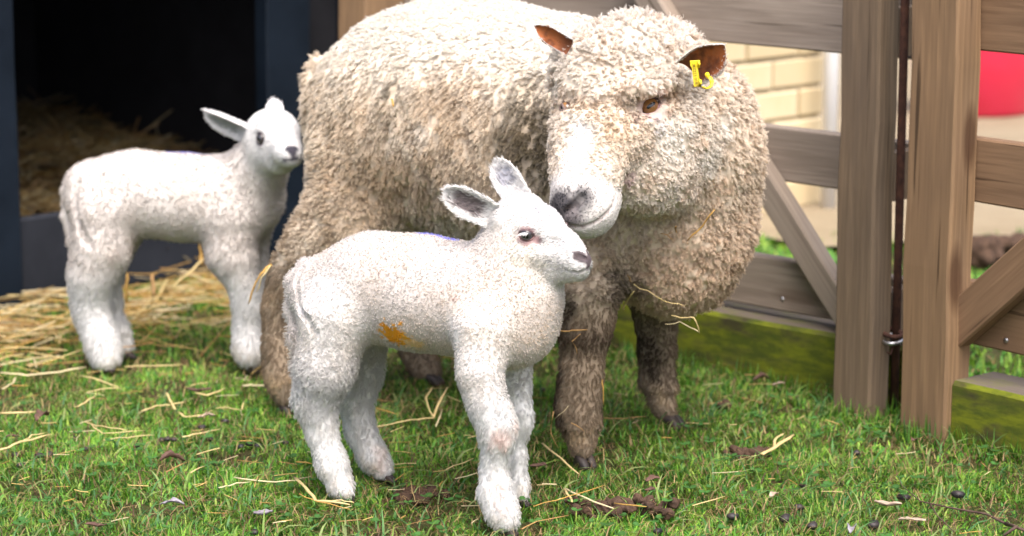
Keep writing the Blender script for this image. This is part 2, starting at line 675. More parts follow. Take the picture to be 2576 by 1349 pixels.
# ------------------------------------------------------------------ materials of the place
def mat_wood(name, c1, c2, dark, moss=0.0, rough=.8, mossc=(.17, .20, .015), knots=.5):
    """local X runs along the timber"""
    t = NT(name)
    tc = t.n('ShaderNodeTexCoord')
    oi = t.n('ShaderNodeObjectInfo')
    ad = t.n('ShaderNodeVectorMath', operation='ADD')
    cmb = t.n('ShaderNodeCombineXYZ')
    mu = t.n('ShaderNodeMath', operation='MULTIPLY'); mu.inputs[1].default_value = 37.0
    t.l(oi.outputs['Random'], mu.inputs[0])
    for i in range(3): t.l(mu.outputs[0], cmb.inputs[i])
    t.l(tc.outputs['Object'], ad.inputs[0]); t.l(cmb.outputs[0], ad.inputs[1])
    def mapped(s):
        mp = t.n('ShaderNodeMapping'); mp.inputs['Scale'].default_value = s
        t.l(ad.outputs[0], mp.inputs[0]); return mp.outputs[0]
    broad = t.noise(mapped((1.2, 9, 9)), 2.2, 4, .55)
    # grain lines with waves round the knots
    warp = t.noise(mapped((3, 14, 14)), 1.0, 2, .5)
    wv = t.n('ShaderNodeTexWave', wave_type='BANDS', bands_direction='Z')
    wv.inputs['Scale'].default_value = 30; wv.inputs['Distortion'].default_value = 7; wv.inputs['Detail'].default_value = 3
    wv.inputs['Detail Scale'].default_value = 1.4; wv.inputs['Detail Roughness'].default_value = .6
    t.l(mapped((.06, 1, 1)), wv.inputs['Vector'])
    fine = t.noise(mapped((6, 220, 220)), 1.0, 4, .6)
    crack = t.noise(mapped((2.5, 90, 90)), 1.0, 3, .5)
    vo = t.n('ShaderNodeTexVoronoi'); vo.inputs['Scale'].default_value = 1.0
    t.l(mapped((3.2, 10, 10)), vo.inputs['Vector'])
    knot = t.ramp(vo.outputs['Distance'], [(.0, 1.0), (.12, .85), (.22, 0.0)])
    c = t.mix(t.ramp(broad, [(.3, 0.), (.7, 1.)]), c1, c2)
    c = t.mix(t.ramp(wv.outputs['Fac'], [(.2, .28), (.8, 0.)]), c, dark)
    c = t.mix(t.ramp(fine, [(.35, .35), (.65, 0.)]), c, dark)
    c = t.mix(t.ramp(crack, [(.28, .8), (.34, 0.)]), c, (dark[0] * .35, dark[1] * .33, dark[2] * .3))
    kk = t.n('ShaderNodeMath', operation='MULTIPLY'); kk.inputs[1].default_value = knots
    t.l(knot, kk.inputs[0])
    c = t.mix(kk.outputs[0], c, (dark[0] * .55, dark[1] * .4, dark[2] * .32))
    if moss:
        mn = t.noise(mapped((2.5, 7, 7)), 3.0, 6, .65)
        c = t.mix(t.ramp(mn, [(.42 - .3 * (moss - .5), 0.), (.60 - .2 * (moss - .5), .95)]), c, mossc)
        mn2 = t.noise(mapped((5, 16, 16)), 3.0, 5, .7)
        c = t.mix(t.ramp(mn2, [(.44, 0.), (.62, .85)]), c, (mossc[0] * .35, mossc[1] * .42, mossc[2]))
        mn3 = t.noise(mapped((4, 11, 11)), 2.0, 4, .6)
        c = t.mix(t.ramp(mn3, [(.56, 0.), (.68, .8)]), c, (.045, .035, .022))
    if moss:
        ge = t.n('ShaderNodeNewGeometry'); sp = t.n('ShaderNodeSeparateXYZ'); t.l(ge.outputs['Normal'], sp.inputs[0])
        tw_ = t.mix(t.ramp(broad, [(.3, 0.), (.7, 1.)]), (.16, .13, .105), (.11, .09, .07))
        tw_ = t.mix(t.ramp(mn2, [(.5, 0.), (.75, .6)]), tw_, mossc)
        c = t.mix(t.ramp(sp.outputs['Z'], [(.80, 0.), (.93, 1.)]), c, tw_)
    t.base(c)
    t.set(rough=rough, spec=.25)
    hs = t.mix(.5, fine, wv.outputs['Fac'])
    t.bump(hs, .35, .0015)
    return t.m

W_grey = mat_wood('weathered_grey_wood', (.36, .30, .245), (.255, .205, .165), (.15, .115, .085))
W_post = mat_wood('weathered_brown_wood', (.205, .145, .092), (.135, .10, .07), (.072, .052, .035), knots=.8)
W_warm = mat_wood('warm_brown_wood', (.31, .195, .105), (.205, .132, .078), (.11, .068, .04), knots=.9)
W_rail = mat_wood('brown_rail_wood', (.27, .165, .095), (.19, .12, .072), (.11, .062, .035), knots=.8)
W_moss = mat_wood('mossy_sleeper_wood', (.07, .065, .03), (.055, .05, .025), (.03, .03, .012), moss=.8, rough=.95, mossc=(.15, .175, .010))

def mat_navy(name, c, rough=.5):
    t = NT(name)
    v = t.coord()
    n = t.noise(v, 6, 5, .65)
    g = t.noise(t.coord((2, 60, 60)), 1, 3, .6)
    t.base(t.mix(t.ramp(n, [(.35, 0.), (.75, 1.)]), c, tuple(x * 1.7 + .004 for x in c)))
    t.set(rough=rough, spec=.22)
    t.bump(g, .2, .001)
    return t.m
MT_navy = mat_navy('dark_blue_painted_wood', (.0018, .0055, .012), .6)
MT_navy2 = mat_navy('scuffed_dark_blue_board', (.013, .015, .021), .7)
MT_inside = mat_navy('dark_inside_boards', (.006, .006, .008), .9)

def plain(name, c1, c2=None, sc=30, rough=.7, spec=.3, metal=0, bump=0, detail=4):
    t = NT(name)
    if c2 is None:
        t.base(c1)
    else:
        n = t.noise(t.coord(), sc, detail, .6)
        t.base(t.mix(t.ramp(n, [(.35, 0.), (.68, 1.)]), c1, c2))
        if bump: t.bump(n, bump, .003)
    t.set(rough=rough, spec=spec)
    t.b.inputs['Metallic'].default_value = metal
    return t.m
MT_rust = plain('rusty_iron', (.10, .045, .03), (.045, .022, .018), 60, .8, .3, .3, .5)
MT_steel = plain('galvanised_steel', (.5, .5, .52), (.35, .35, .36), 80, .35, .5, .9)
MT_yellow = plain('yellow_plastic', (.80, .62, .02), (.70, .52, .02), 90, .45, .5)
MT_red = plain('red_plastic', (.78, .035, .10), (.70, .025, .07), 4, .32, .5)
MT_brick = None
t = NT('cream_brick')
oi = t.n('ShaderNodeObjectInfo')
n = t.noise(t.coord(), 14, 5, .65)
c = t.mix(t.ramp(oi.outputs['Random'], [(0., 0.), (1., 1.)]), (.66, .57, .39), (.56, .46, .29))
t.base(t.mix(t.ramp(n, [(.4, 0.), (.8, .7)]), c, (.62, .48, .28)))
t.set(rough=.9, spec=.2); t.bump(n, .3, .003)
MT_brick = t.m
MT_mortar = plain('mortar', (.42, .36, .26), (.34, .28, .20), 40, .95, .1, 0, .3)
MT_pipe = plain('white_downpipe_plastic', (.72, .73, .76), (.66, .67, .71), 6, .45, .4)
MT_drop = plain('sheep_dropping', (.012, .011, .016), (.045, .036, .034), 90, .5, .4, 0, .5)
MT_leaf = plain('dead_leaf', (.13, .075, .055), (.07, .035, .03), 90, .75, .3, 0, .5)
MT_leafp = plain('pale_dead_leaf', (.42, .33, .25), (.25, .18, .14), 90, .75, .3, 0, .5)
MT_leafg = plain('grey_dead_leaf', (.30, .28, .32), (.16, .14, .16), 90, .7, .3, 0, .5)
MT_twig = plain('twig_bark', (.11, .07, .055), (.055, .035, .03), 90, .8, .2, 0, .5)
MT_mud = plain('mud_clump', (.085, .05, .032), (.04, .024, .017), 90, .85, .25, 0, .8)

t = NT('earth_ground')
v = t.coord()
n1 = t.noise(v, 9, 6, .65); n2 = t.noise(v, 60, 5, .7); n3 = t.noise(v, 1.3, 3, .5)
c = t.mix(t.ramp(n1, [(.38, 0.), (.62, 1.)]), (.050, .038, .018), (.045, .072, .012))
c = t.mix(t.ramp(n2, [(.4, 0.), (.7, .8)]), c, (.028, .030, .010))
t.base(c); t.set(rough=.95, spec=.15); t.bump(n2, .8, .006)
MT_ground = t.m
t = NT('tan_path')
v = t.coord()
n1 = t.noise(v, 3, 6, .65); n2 = t.noise(v, 50, 5, .7)
c = t.mix(t.ramp(n1, [(.3, 0.), (.7, 1.)]), (.30, .25, .17), (.22, .175, .115))
t.base(t.mix(t.ramp(n2, [(.5, 0.), (.8, .6)]), c, (.2, .15, .1))); t.set(rough=.95, spec=.15); t.bump(n2, .5, .005)
MT_path = t.m

def mat_blades(name, transl=.3, rough=.55, spec=.35):
    t = NT(name)
    c = attr_col(t)
    t.base(c); t.set(rough=rough, spec=spec)
    tr = t.n('ShaderNodeBsdfTranslucent'); t.l(c, tr.inputs[0])
    mx = t.n('ShaderNodeMixShader'); mx.inputs[0].default_value = transl
    t.l(t.b.outputs[0], mx.inputs[1]); t.l(tr.outputs[0], mx.inputs[2]); t.l(mx.outputs[0], t.out.inputs[0])
    return t.m
MT_grass = mat_blades('grass_blade', .35)
MT_straw = mat_blades('straw_stalk', .15, .5, .4)

# ------------------------------------------------------------------ timber
def timber(name, p0, p1, w, d, wdir, mat, parent=None, bevel=.003, seed=0, sub=6):
    """sawn timber from p0 to p1 (centre line); w across along wdir, d the other way; slightly uneven"""
    p0, p1 = np.array(p0, float), np.array(p1, float)
    ax = p1 - p0; L = np.linalg.norm(ax); ax /= L
    wd = nrm(np.array(wdir, float) - ax * (np.array(wdir, float) @ ax)); dd = np.cross(ax, wd)
    rg = np.random.default_rng(seed + int(abs(p0[0]) * 1000) % 997)
    b = bevel
    sec = [(-w / 2 + b, -d / 2), (w / 2 - b, -d / 2), (w / 2, -d / 2 + b), (w / 2, d / 2 - b), (w / 2 - b, d / 2), (-w / 2 + b, d / 2), (-w / 2, d / 2 - b), (-w / 2, -d / 2 + b)]
    V, F = [], []
    for i in range(sub + 1):
        x = -L / 2 + L * i / sub
        j = rg.normal(size=2) * .0012
        k = 1 + rg.normal() * .006
        xs = x
        if i == 0: xs = x
        for s in sec:
            V.append((xs, s[0] * k + j[0], s[1] * k + j[1]))
    # small end chamfers
    n = 8
    for i in range(sub):
        for j in range(n):
            F.append((i * n + j, i * n + (j + 1) % n, (i + 1) * n + (j + 1) % n, (i + 1) * n + j))
    F.append(tuple(range(n))[::-1]); F.append(tuple(sub * n + j for j in range(n)))
    o = mesh_obj(name, V, F, mat, parent, smooth=False)
    c = (p0 + p1) / 2
    o.matrix_world = Matrix(((ax[0], wd[0], dd[0], c[0]), (ax[1], wd[1], dd[1], c[1]), (ax[2], wd[2], dd[2], c[2]), (0, 0, 0, 1)))
    return o

def empty(name, loc=(0, 0, 0)):
    o = bpy.data.objects.new(name, None)
    return link(o)

def tube(pts, rads, n=8):
    pts = [np.array(p, float) for p in pts]
    V, F = [], []
    up = np.array((0, 0, 1.))
    for i, p in enumerate(pts):
        t_ = nrm(pts[min(i + 1, len(pts) - 1)] - pts[max(i - 1, 0)])
        a = np.cross(t_, up)
        if np.linalg.norm(a) < .1: a = np.cross(t_, (1, 0, 0))
        a = nrm(a); b = np.cross(t_, a)
        r = rads[i] if hasattr(rads, '__len__') else rads
        rx, ry = r if hasattr(r, '__len__') else (r, r)
        for j in range(n):
            q = 2 * math.pi * j / n
            V.append(p + a * math.cos(q) * rx + b * math.sin(q) * ry)
    for i in range(len(pts) - 1):
        for j in range(n):
            F.append((i * n + j, i * n + (j + 1) % n, (i + 1) * n + (j + 1) % n, (i + 1) * n + j))
    F.append(tuple(range(n))[::-1]); F.append(tuple((len(pts) - 1) * n + j for j in range(n)))
    return V, F

# ------------------------------------------------------------------ ground, path
def ground_h(x, y):
    p = np.stack([x, y, np.zeros_like(x)], 1)
    return .006 * vnoise(p, 7, 2) + .004 * vnoise(p, 19, 3)
gx = np.concatenate([np.linspace(-60, -3, 12), np.linspace(-2.6, 2.6, 131), np.linspace(3, 60, 12)])
gy = np.concatenate([np.linspace(-20, 1.8, 8), np.linspace(2.2, 7.2, 126), np.linspace(7.6, 200, 24)])
GX, GY = np.meshgrid(gx, gy, indexing='ij')
near_m = np.exp(-np.maximum(0, np.abs(GX) - 2) ** 2) * (GY > 2) * (GY < 7)
GZ = ground_h(GX.ravel(), GY.ravel()).reshape(GX.shape) * near_m - .008
nX, nY = GX.shape
gi = np.arange(nX * nY).reshape(nX, nY)
gF = np.stack([gi[:-1, :-1], gi[1:, :-1], gi[1:, 1:], gi[:-1, 1:]], -1).reshape(-1, 4)
o = fast_mesh('ground', np.stack([GX, GY, GZ], -1).reshape(-1, 3), gF, MT_ground)
tag(o, kind='structure')

# ------------------------------------------------------------------ the two gates (one post line at 45 degrees, one at 50)
UP = np.array((0, 0, 1.0))
E1 = np.array((.597, 3.930, 0)); A1 = np.array((-math.cos(R_(45)), math.sin(R_(45)), 0)); N1 = np.array((math.sin(R_(45)), math.cos(R_(45)), 0))
E2 = np.array((.637, 3.872, 0)); A2 = np.array((math.cos(R_(50)), -math.sin(R_(50)), 0)); N2 = np.array((math.sin(R_(50)), math.cos(R_(50)), 0))

gate1 = empty('wooden_gate')
tag(gate1, 'weathered grey wooden gate behind the ewe, its post left of the rusty bolt', 'gate')
W1 = .078
timber('gate_post', E1 + A1 * W1 / 2 + N1 * .0275 - UP * .05, E1 + A1 * W1 / 2 + N1 * .0275 + UP * 1.05, W1, .055, A1, W_post, gate1, .004, 3, 10)['label'] = 'square brown gate post with a pale grooved side'
for z0, z1 in ((.592, .697), (.356, .453), (.123, .217), (.83, .93)):
    zc = (z0 + z1) / 2
    timber('rail', E1 - A1 * .035 + N1 * .155 + UP * zc, E1 + A1 * 1.36 + N1 * .155 + UP * (zc + .002), z1 - z0, .028, UP, W_grey, gate1, .003, int(z0 * 99), 8)
# spacer blocks hold the rails to the post
for zc in (.645, .405, .17):
    timber('spacer_block', E1 + A1 * .02 + N1 * .098 + UP * (zc - .04), E1 + A1 * .02 + N1 * .098 + UP * (zc + .04), .03, .084, A1, W_post, gate1, .002, 5, 1)
bt, bb = E1 + A1 * .80 + N1 * .122 + UP * .885, E1 + A1 * .125 + N1 * .122 + UP * .128
timber('brace', bb, bt, .050, .034, UP, W_grey, gate1, .003, 11, 8)
# end post at the shed
timber('gate_post', E1 + A1 * 1.338 + N1 * .085 - UP * .05, E1 + A1 * 1.335 + N1 * .085 + UP * 1.05, .085, .11, A1, W_warm, gate1, .004, 9, 8)['label'] = 'brown end post beside the shed'

gate2 = empty('wooden_gate')
tag(gate2, 'warm brown wooden gate with a diagonal brace rising away from the rusty bolt', 'gate')
W2 = .097
timber('gate_post', E2 + A2 * W2 / 2 + N2 * .030 - UP * .05, E2 + A2 * W2 / 2 + N2 * .030 + UP * 1.05, W2, .060, A2, W_warm, gate2, .004, 23, 10)['label'] = 'thick warm brown gate post with a knot'
for z0, z1 in ((.628, .735), (.384, .488), (.150, .252), (.86, .96)):
    zc = (z0 + z1) / 2
    timber('rail', E2 + A2 * (W2 - .03) + N2 * .076 + UP * zc, E2 + A2 * 1.3 + N2 * .076 + UP * zc, z1 - z0, .028, UP, W_rail, gate2, .003, int(z0 * 77), 8)
timber('brace', E2 + A2 * (W2 - .02) + N2 * .040 + UP * .175, E2 + A2 * .80 + N2 * .040 + UP * .83, .066, .034, UP, W_rail, gate2, .003, 31, 8)
def nail(p, n, parent):
    n = nrm(n); V, F = tube([np.array(p) - n * .0005, np.array(p) + n * .0015], .0042, 10)
    mesh_obj('nail', V, F, MT_steel, parent)
for s_, z_ in ((W2 + .20, .455), (W2 + .20, .405), (W2 + .05, .235), (W2 + .07, .17), (W2 + .22, .70)):
    nail(E2 + A2 * s_ + N2 * .0615 + UP * z_, -N2, gate2)
for s_, z_ in ((.12, .43), (.12, .38), (.16, .195), (.30, .145), (.13, .66), (.13, .62)):
    nail(E1 + A1 * s_ + N1 * .1405 + UP * z_, -N1, gate1)

for nm, E, A, N, s0, s1, lab, zt in (
        ('timber_sleeper', E1, A1, N1, -.028, 1.26, 'mossy green sleeper under the grey gate', .110),
        ('timber_sleeper', E2, A2, N2, W2 + .002, 1.35, 'mossy green sleeper under the warm brown gate', .098)):
    n0 = .098 if E is E1 else .015
    o = timber(nm, E + A * s0 + N * (n0 + .055) + UP * (zt / 2 - .02), E + A * s1 + N * (n0 + .055) + UP * (zt / 2 - .02), zt + .04, .11, UP, W_moss, None, .007, 41, 12)
    tag(o, lab, 'sleeper', 'mossy sleepers under the gates')

# rusty drop bolt between the posts
bolt = empty('drop_bolt')
tag(bolt, 'long rusty iron drop bolt standing between the two gate posts', 'gate bolt')
b0 = P(2249, 1035, 3.985); b0[2] = -.02
b1 = P(2277, 5, 3.93); b1 = b0 + (b1 - b0) * 1.45
V, F = tube([b0, b0 + (b1 - b0) * .3, b0 + (b1 - b0) * .7, b1], .0072, 12)
mesh_obj('rod', V, F, MT_rust, bolt)
def ring(c, R, r, n1=(0, 0, 1), nseg=20, nv=8):
    n1 = nrm(n1); a = nrm(np.cross(n1, (.3, .9, .2))); b = np.cross(n1, a)
    V, F = [], []
    for i in range(nseg):
        t_ = 2 * math.pi * i / nseg
        d = a * math.cos(t_) + b * math.sin(t_)
        for j in range(nv):
            q = 2 * math.pi * j / nv
            V.append(np.array(c) + d * (R + r * math.cos(q)) + n1 * r * math.sin(q))
    for i in range(nseg):
        for j in range(nv):
            F.append((i * nv + j, ((i + 1) % nseg) * nv + j, ((i + 1) % nseg) * nv + (j + 1) % nv, i * nv + (j + 1) % nv))
    return V, F
zc = P(2245, 838, 3.96)
V, F = ring(zc, .0155, .0042, (0.1, -.25, 1)); mesh_obj('eye_ring', V, F, MT_rust, bolt)
V, F = ring(zc - UP * .010, .0165, .0036, (-.1, -.3, 1)); mesh_obj('eye_ring', V, F, MT_steel, bolt)
V, F = tube([zc + np.array((-.028, .005, -.002)), zc + np.array((-.012, 0, -.002))], .004, 8); mesh_obj('staple', V, F, MT_rust, bolt)
V, F = tube([zc + np.array((0, -.008, -.02)), zc + np.array((-.004, -.012, -.035)), zc + np.array((-.010, -.012, -.03))], .0018, 6); mesh_obj('wire_end', V, F, MT_rust, bolt)

# ------------------------------------------------------------------ shed on the left
H0 = np.array((-1.005, 4.925, 0)); HA = np.array((math.cos(R_(45)), math.sin(R_(45)), 0)); HN = np.array((-math.sin(R_(45)), math.cos(R_(45)), 0))
shed = empty('animal_shed')
tag(shed, 'small dark blue animal shed with an open doorway full of straw', 'shed')
H = lambda s, n, z: H0 + HA * s + HN * n + UP * z
timber('door_post', H(-.075, .02, -.05), H(-.075, .02, 1.06), .13, .045, HA, MT_navy, shed, .004, 1)
timber('door_post', H(.715, .02, -.05), H(.715, .02, 1.06), .128, .045, HA, MT_navy, shed, .004, 2)
timber('sill_board', H(-.0085, .03, .085), H(.6495, .03, .085), .175, .03, UP, MT_navy2, shed, .004, 3)
timber('lintel_board', H(-.14, .02, 1.13), H(.78, .02, 1.13), .13, .045, UP, MT_navy, shed, .004, 4)
for i in range(5):
    timber('wall_board', H(-.24 - .16 * i, .045, -.03), H(-.24 - .16 * i, .045, 1.2), .157, .025, HA, MT_navy, shed, .004, 10 + i)
timber('wall_board', H(.84, .06, -.03), H(.84, .06, 1.2), .115, .025, HA, MT_inside, shed, .004, 20)
timber('corner_board', H(.915, .045, -.03), H(.915, .045, 1.2), .03, .05, HA, MT_navy, shed, .003, 21)
def panel(name, c, a, b, hx, hy, th, mat, parent):
    a, b = nrm(a), nrm(b)
    return timber(name, np.array(c) - a * hx, np.array(c) + a * hx, hy * 2, th, b, mat, parent, .003, 5, 2)
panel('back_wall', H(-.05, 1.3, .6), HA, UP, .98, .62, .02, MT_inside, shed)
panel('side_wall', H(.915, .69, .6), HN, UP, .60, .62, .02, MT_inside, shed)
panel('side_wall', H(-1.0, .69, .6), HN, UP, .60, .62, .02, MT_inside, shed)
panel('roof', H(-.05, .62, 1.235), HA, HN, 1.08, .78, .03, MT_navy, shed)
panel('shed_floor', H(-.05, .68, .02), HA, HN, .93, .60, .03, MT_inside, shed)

# ------------------------------------------------------------------ brick wall, downpipe, red tub, far heap
wall = empty('brick_wall')
tag(wall, 'low cream brick wall seen through the grey gate, blurred', 'wall')
B0 = np.array((.800, 6.20, 0)); BA = -HA; BN = HN
Wp = lambda s, n, z: B0 + BA * s + BN * n + UP * z
timber('mortar_bed', Wp(.004, .058, .65), Wp(1.0, .058, .65), 1.4, .10, UP, MT_mortar, wall, .002, 5, 1)
bw, bh = .2, .068
bm = None
rgb = random.Random(4)
for row in range(18):
    z = .04 + row * .078
    s = .0 if row % 2 == 0 else -.105
    while s < .98:
        a, b = max(s, .002), min(s + bw, .995)
        if b - a > .03:
            o = timber('brick', Wp(a, .052 + rgb.uniform(-.0015, .0015), z), Wp(b, .052, z), bh, .104, UP, MT_brick, wall, .004, row, 1)
        s += .21
pipe = empty('downpipe')
tag(pipe, 'white drainpipe standing at the end of the cream brick wall', 'drainpipe')
pp = P(2086, 400, 6.12); pp[2] = 0
V, F = tube([pp + UP * .0, pp + UP * .5, pp + UP * 1.6], .0185 * 1.0, 20); mesh_obj('pipe', V, F, MT_pipe, pipe)
for z in (.62, 1.25):
    V, F = tube([pp + UP * z, pp + UP * (z + .05)], .0225, 20); mesh_obj('collar', V, F, MT_pipe, pipe)

path_pts = [G(1700, 560)[:2], G(2060, 628)[:2], G(2350, 610)[:2], G(2700, 600)[:2], (1.9, 5.6), (8, 7.5), (8, 16), (-3, 16), (-1.2, 9)]
bmv = [(p[0], p[1], .006) for p in path_pts]
o = mesh_obj('path', bmv, [tuple(range(len(bmv)))], MT_path)
tag(o, kind='structure')

tub = empty('plastic_tub')
tag(tub, 'round red plastic tub on the tan path beyond the brown gate', 'tub')
tc_ = P(2452, 300, 8.15); tc_[2] = .004
prof = [(.0, .0), (.36, .0), (.40, .015), (.47, .27), (.475, .285), (.505, .29), (.51, .30), (.505, .312), (.47, .315), (.455, .30), (.385, .03), (.0, .02)]
V, F = [], []
nn_ = 48
for r, z in prof:
    for j in range(nn_):
        q = 2 * math.pi * j / nn_
        V.append((tc_[0] + r * .48 * math.cos(q) * 1.0, tc_[1] + r * .48 * math.sin(q), tc_[2] + z + .02 * math.cos(q - .4) * z / .3))
for i in range(len(prof) - 1):
    for j in range(nn_):
        F.append((i * nn_ + j, i * nn_ + (j + 1) % nn_, (i + 1) * nn_ + (j + 1) % nn_, (i + 1) * nn_ + j))
mesh_obj('tub_body', V, F, MT_red, tub)
for sg in (-1, 1):
    hc = tc_ + np.array((sg * .236, -.02, .30))
    V, F = tube([hc + np.array((0, -.05, 0)), hc + np.array((sg * .015, -.04, .03)), hc + np.array((sg * .015, .04, .03)), hc + np.array((0, .05, 0))], .008, 8)
    mesh_obj('handle', V, F, MT_red, tub)

heap = G(2478, 655)
V = []; F = []
hp = Shape()
for i in range(14):
    c = heap + np.array((rgb.uniform(-.07, .07), rgb.uniform(-.05, .06), rgb.uniform(0, .035)))
    hp.chain([(c, rgb.uniform(.012, .03))], .015)
V, F, N = hp.mesh(.006)
V = V + N * (.006 * fbm(V, 70, 3))[:, None]
o = fast_mesh('soil_heap', V, F, MT_mud); tag(o, 'small dark heap of soil on the grass beyond the brown gate', 'soil heap')
hp = Shape()
for i in range(10):
    c = G(2540, 640) + np.array((rgb.uniform(-.05, .05), rgb.uniform(-.04, .05), rgb.uniform(0, .03)))
    hp.chain([(c, rgb.uniform(.012, .028))], .015)
V, F, N = hp.mesh(.006)
V = V + N * (.006 * fbm(V, 70, 8))[:, None]
o = fast_mesh('soil_heap', V, F, MT_mud); tag(o, 'second smaller soil heap, nearer the brace of the brown gate', 'soil heap')
# ------------------------------------------------------------------ grass: real blades
def in_front_of_fence(x, y):
    d1 = (x - E1[0]) * N1[0] + (y - E1[1]) * N1[1]      # >0 behind gate 1
    d2 = (x - E2[0]) * N2[0] + (y - E2[1]) * N2[1]
    behind = np.where(x < .60, d1, d2) > .09
    return ~behind

def in_shed(x, y):
    s = (x - H0[0]) * HA[0] + (y - H0[1]) * HA[1]
    n = (x - H0[0]) * HN[0] + (y - H0[1]) * HN[1]
    return (n > -.005) & (s < .95)

def in_timber(x, y):
    m = np.zeros(len(x), bool)
    for E, A, N, a, b, n0, n1 in ((E1, A1, N1, -.005, .092, -.004, .095), (E2, A2, N2, -.005, .10, -.004, .092),
                                  (E1, A1, N1, -.03, 1.3, .096, .212), (E2, A2, N2, .09, 1.4, .018, .136)):
        s = (x - E[0]) * A[0] + (y - E[1]) * A[1]; n = (x - E[0]) * N[0] + (y - E[1]) * N[1]
        m |= (s > a) & (s < b) & (n > n0) & (n < n1)
    return m

def blades(x, y, L, w, lean, az, colr, name, seed=0, nseg=3, flat=0.0, kind='stuff', label=None, z=None):
    n = len(x)
    rg = np.random.default_rng(seed)
    if z is None: z = ground_h(x, y) - .010
    dx, dy = np.cos(az), np.sin(az)
    wx, wy = -dy, dx
    tw = rg.random(n) * .8
    rows = []
    for i in range(nseg + 1):
        t_ = i / nseg
        hz = L * np.sin(np.clip((1 - lean) * t_ * 1.25, 0, 1.45)) / 1.0 if False else L * (t_ * (1 - lean) + lean * .55 * np.sin(np.pi * np.minimum(t_, .9) * .62) * (1 - .5 * t_))
        ho = L * lean * t_ ** 1.5
        ww = w * (1 - t_ ** 1.6) * .5 if i < nseg else np.zeros(n)
        cx, cy, cz = x + dx * ho, y + dy * ho, z + hz
        if i < nseg:
            rows.append(np.stack([cx - wx * ww, cy - wy * ww, cz - tw * ww * .5], 1))
            rows.append(np.stack([cx + wx * ww, cy + wy * ww, cz + tw * ww * .5], 1))
        else:
            rows.append(np.stack([cx, cy, cz], 1))
    k = len(rows)
    V = np.stack(rows, 1).reshape(-1, 3)
    base = np.arange(n)[:, None] * k
    tris = []
    for i in range(nseg - 1):
        a = 2 * i
        tris += [(a, a + 1, a + 3), (a, a + 3, a + 2)]
    a = 2 * (nseg - 1)
    tris.append((a, a + 1, a + 2))
    F = (base[:, None, :] + np.array(tris)[None]).reshape(-1, 3)
    tint = np.linspace(.55, 1.1, k)[None, :, None]
    C = np.clip(np.repeat(colr[:, None, :], k, 1), 0, 1).reshape(-1, 3)
    o = fast_mesh(name, V, F, MT_grass, None, C)
    tag(o, label, 'grass', kind='stuff')
    return o

def scatter(n, x0, x1, y0, y1, seed):
    rg = np.random.default_rng(seed)
    return rg.uniform(x0, x1, n), rg.uniform(y0, y1, n), rg

GREENS = np.array([(.115, .275, .022), (.07, .205, .018), (.185, .34, .035), (.05, .17, .030), (.27, .37, .07), (.095, .25, .045)])
def grass_patch(n, x0, x1, y0, y1, seed, name, label, Lm=.030, wm=.0024, front=True, clumps=None):
    Lm *= .72; wm *= 1.3
    x, y, rg = scatter(n, x0, x1, y0, y1, seed)
    p = np.stack([x, y, np.zeros(n)], 1)
    bare = fbm(p, 6.5, 5, 3) + .35 * vnoise(p, 40, 9)
    keep = (rg.random(n) > sstep(.04, .42, bare) * .88) & ~in_timber(x, y) & ~in_shed(x, y)
    keep &= (in_front_of_fence(x, y) == front)
    x, y, p, bare = x[keep], y[keep], p[keep], bare[keep]
    n = len(x)
    g = GREENS[rg.integers(0, len(GREENS), n)]
    patch = vnoise(p, 4.5, 33)
    g = g * (1 + .35 * patch[:, None]) * rg.uniform(.65, 1.6, (n, 1))
    dry = rg.random(n) < (.06 + .14 * sstep(-.1, .5, bare))
    g[dry] = np.array((.26, .20, .08)) * rg.uniform(.6, 1.2, (dry.sum(), 1))
    L = Lm * rg.uniform(.45, 1.35, n) * (1 + .35 * vnoise(p, 9, 44)) * (1 - .4 * sstep(0, .4, bare))
    lean = np.clip(rg.normal(.56, .22, n), .1, .97)
    az = rg.uniform(0, 2 * np.pi, n)
    az = np.where(rg.random(n) < .35, vnoise(p, 5, 71) * 6 + rg.normal(size=n) * .5, az)
    return blades(x, y, L, wm * np.where(rg.random(n) < .25, rg.uniform(1.2, 1.9, n), rg.uniform(.5, 1.2, n)), lean, az, g, name, seed, label=label)

grass_patch(185000, -1.05, 1.05, 3.0, 4.25, 1, 'grass', 'short green lawn grass around the sheep', .032, .0023)
grass_patch(42000, -1.35, .5, 4.25, 5.6, 2, 'grass', 'short green lawn grass in front of the shed', .034, .0030)
grass_patch(30000, -1.8, 1.8, 2.3, 3.0, 3, 'grass', 'short green lawn grass nearest the camera', .032, .0030)
grass_patch(20000, -1.9, -1.05, 3.0, 4.8, 4, 'grass', 'short green lawn grass beside the shed', .032, .0030)
grass_patch(20000, 1.05, 1.9, 2.5, 4.1, 5, 'grass', 'short green lawn grass along the brown gate', .032, .0030)
grass_patch(26000, .3, 2.2, 4.0, 5.75, 6, 'grass', 'green lawn grass beyond the gates', .04, .004, front=False)

# thatch: dry fibres lying between the blades
x, y, rg = scatter(22000, -1.1, 1.1, 3.0, 4.8, 12)
k = in_front_of_fence(x, y) & ~in_shed(x, y) & ~in_timber(x, y)
x, y = x[k], y[k]; n = len(x)
tc0 = np.array([(.28, .19, .09), (.17, .10, .05), (.38, .28, .13), (.11, .06, .035)])[rg.integers(0, 4, n)] * rg.uniform(.7, 1.2, (n, 1))
o = blades(x, y, rg.uniform(.012, .045, n), rg.uniform(.0008, .0022, n), rg.uniform(.88, .99, n), rg.uniform(0, 6.28, n), tc0, 'dry_grass', 12, nseg=2, label='dry brown fibres between the grass blades', z=ground_h(x, y) + rg.uniform(-.006, .008, n))

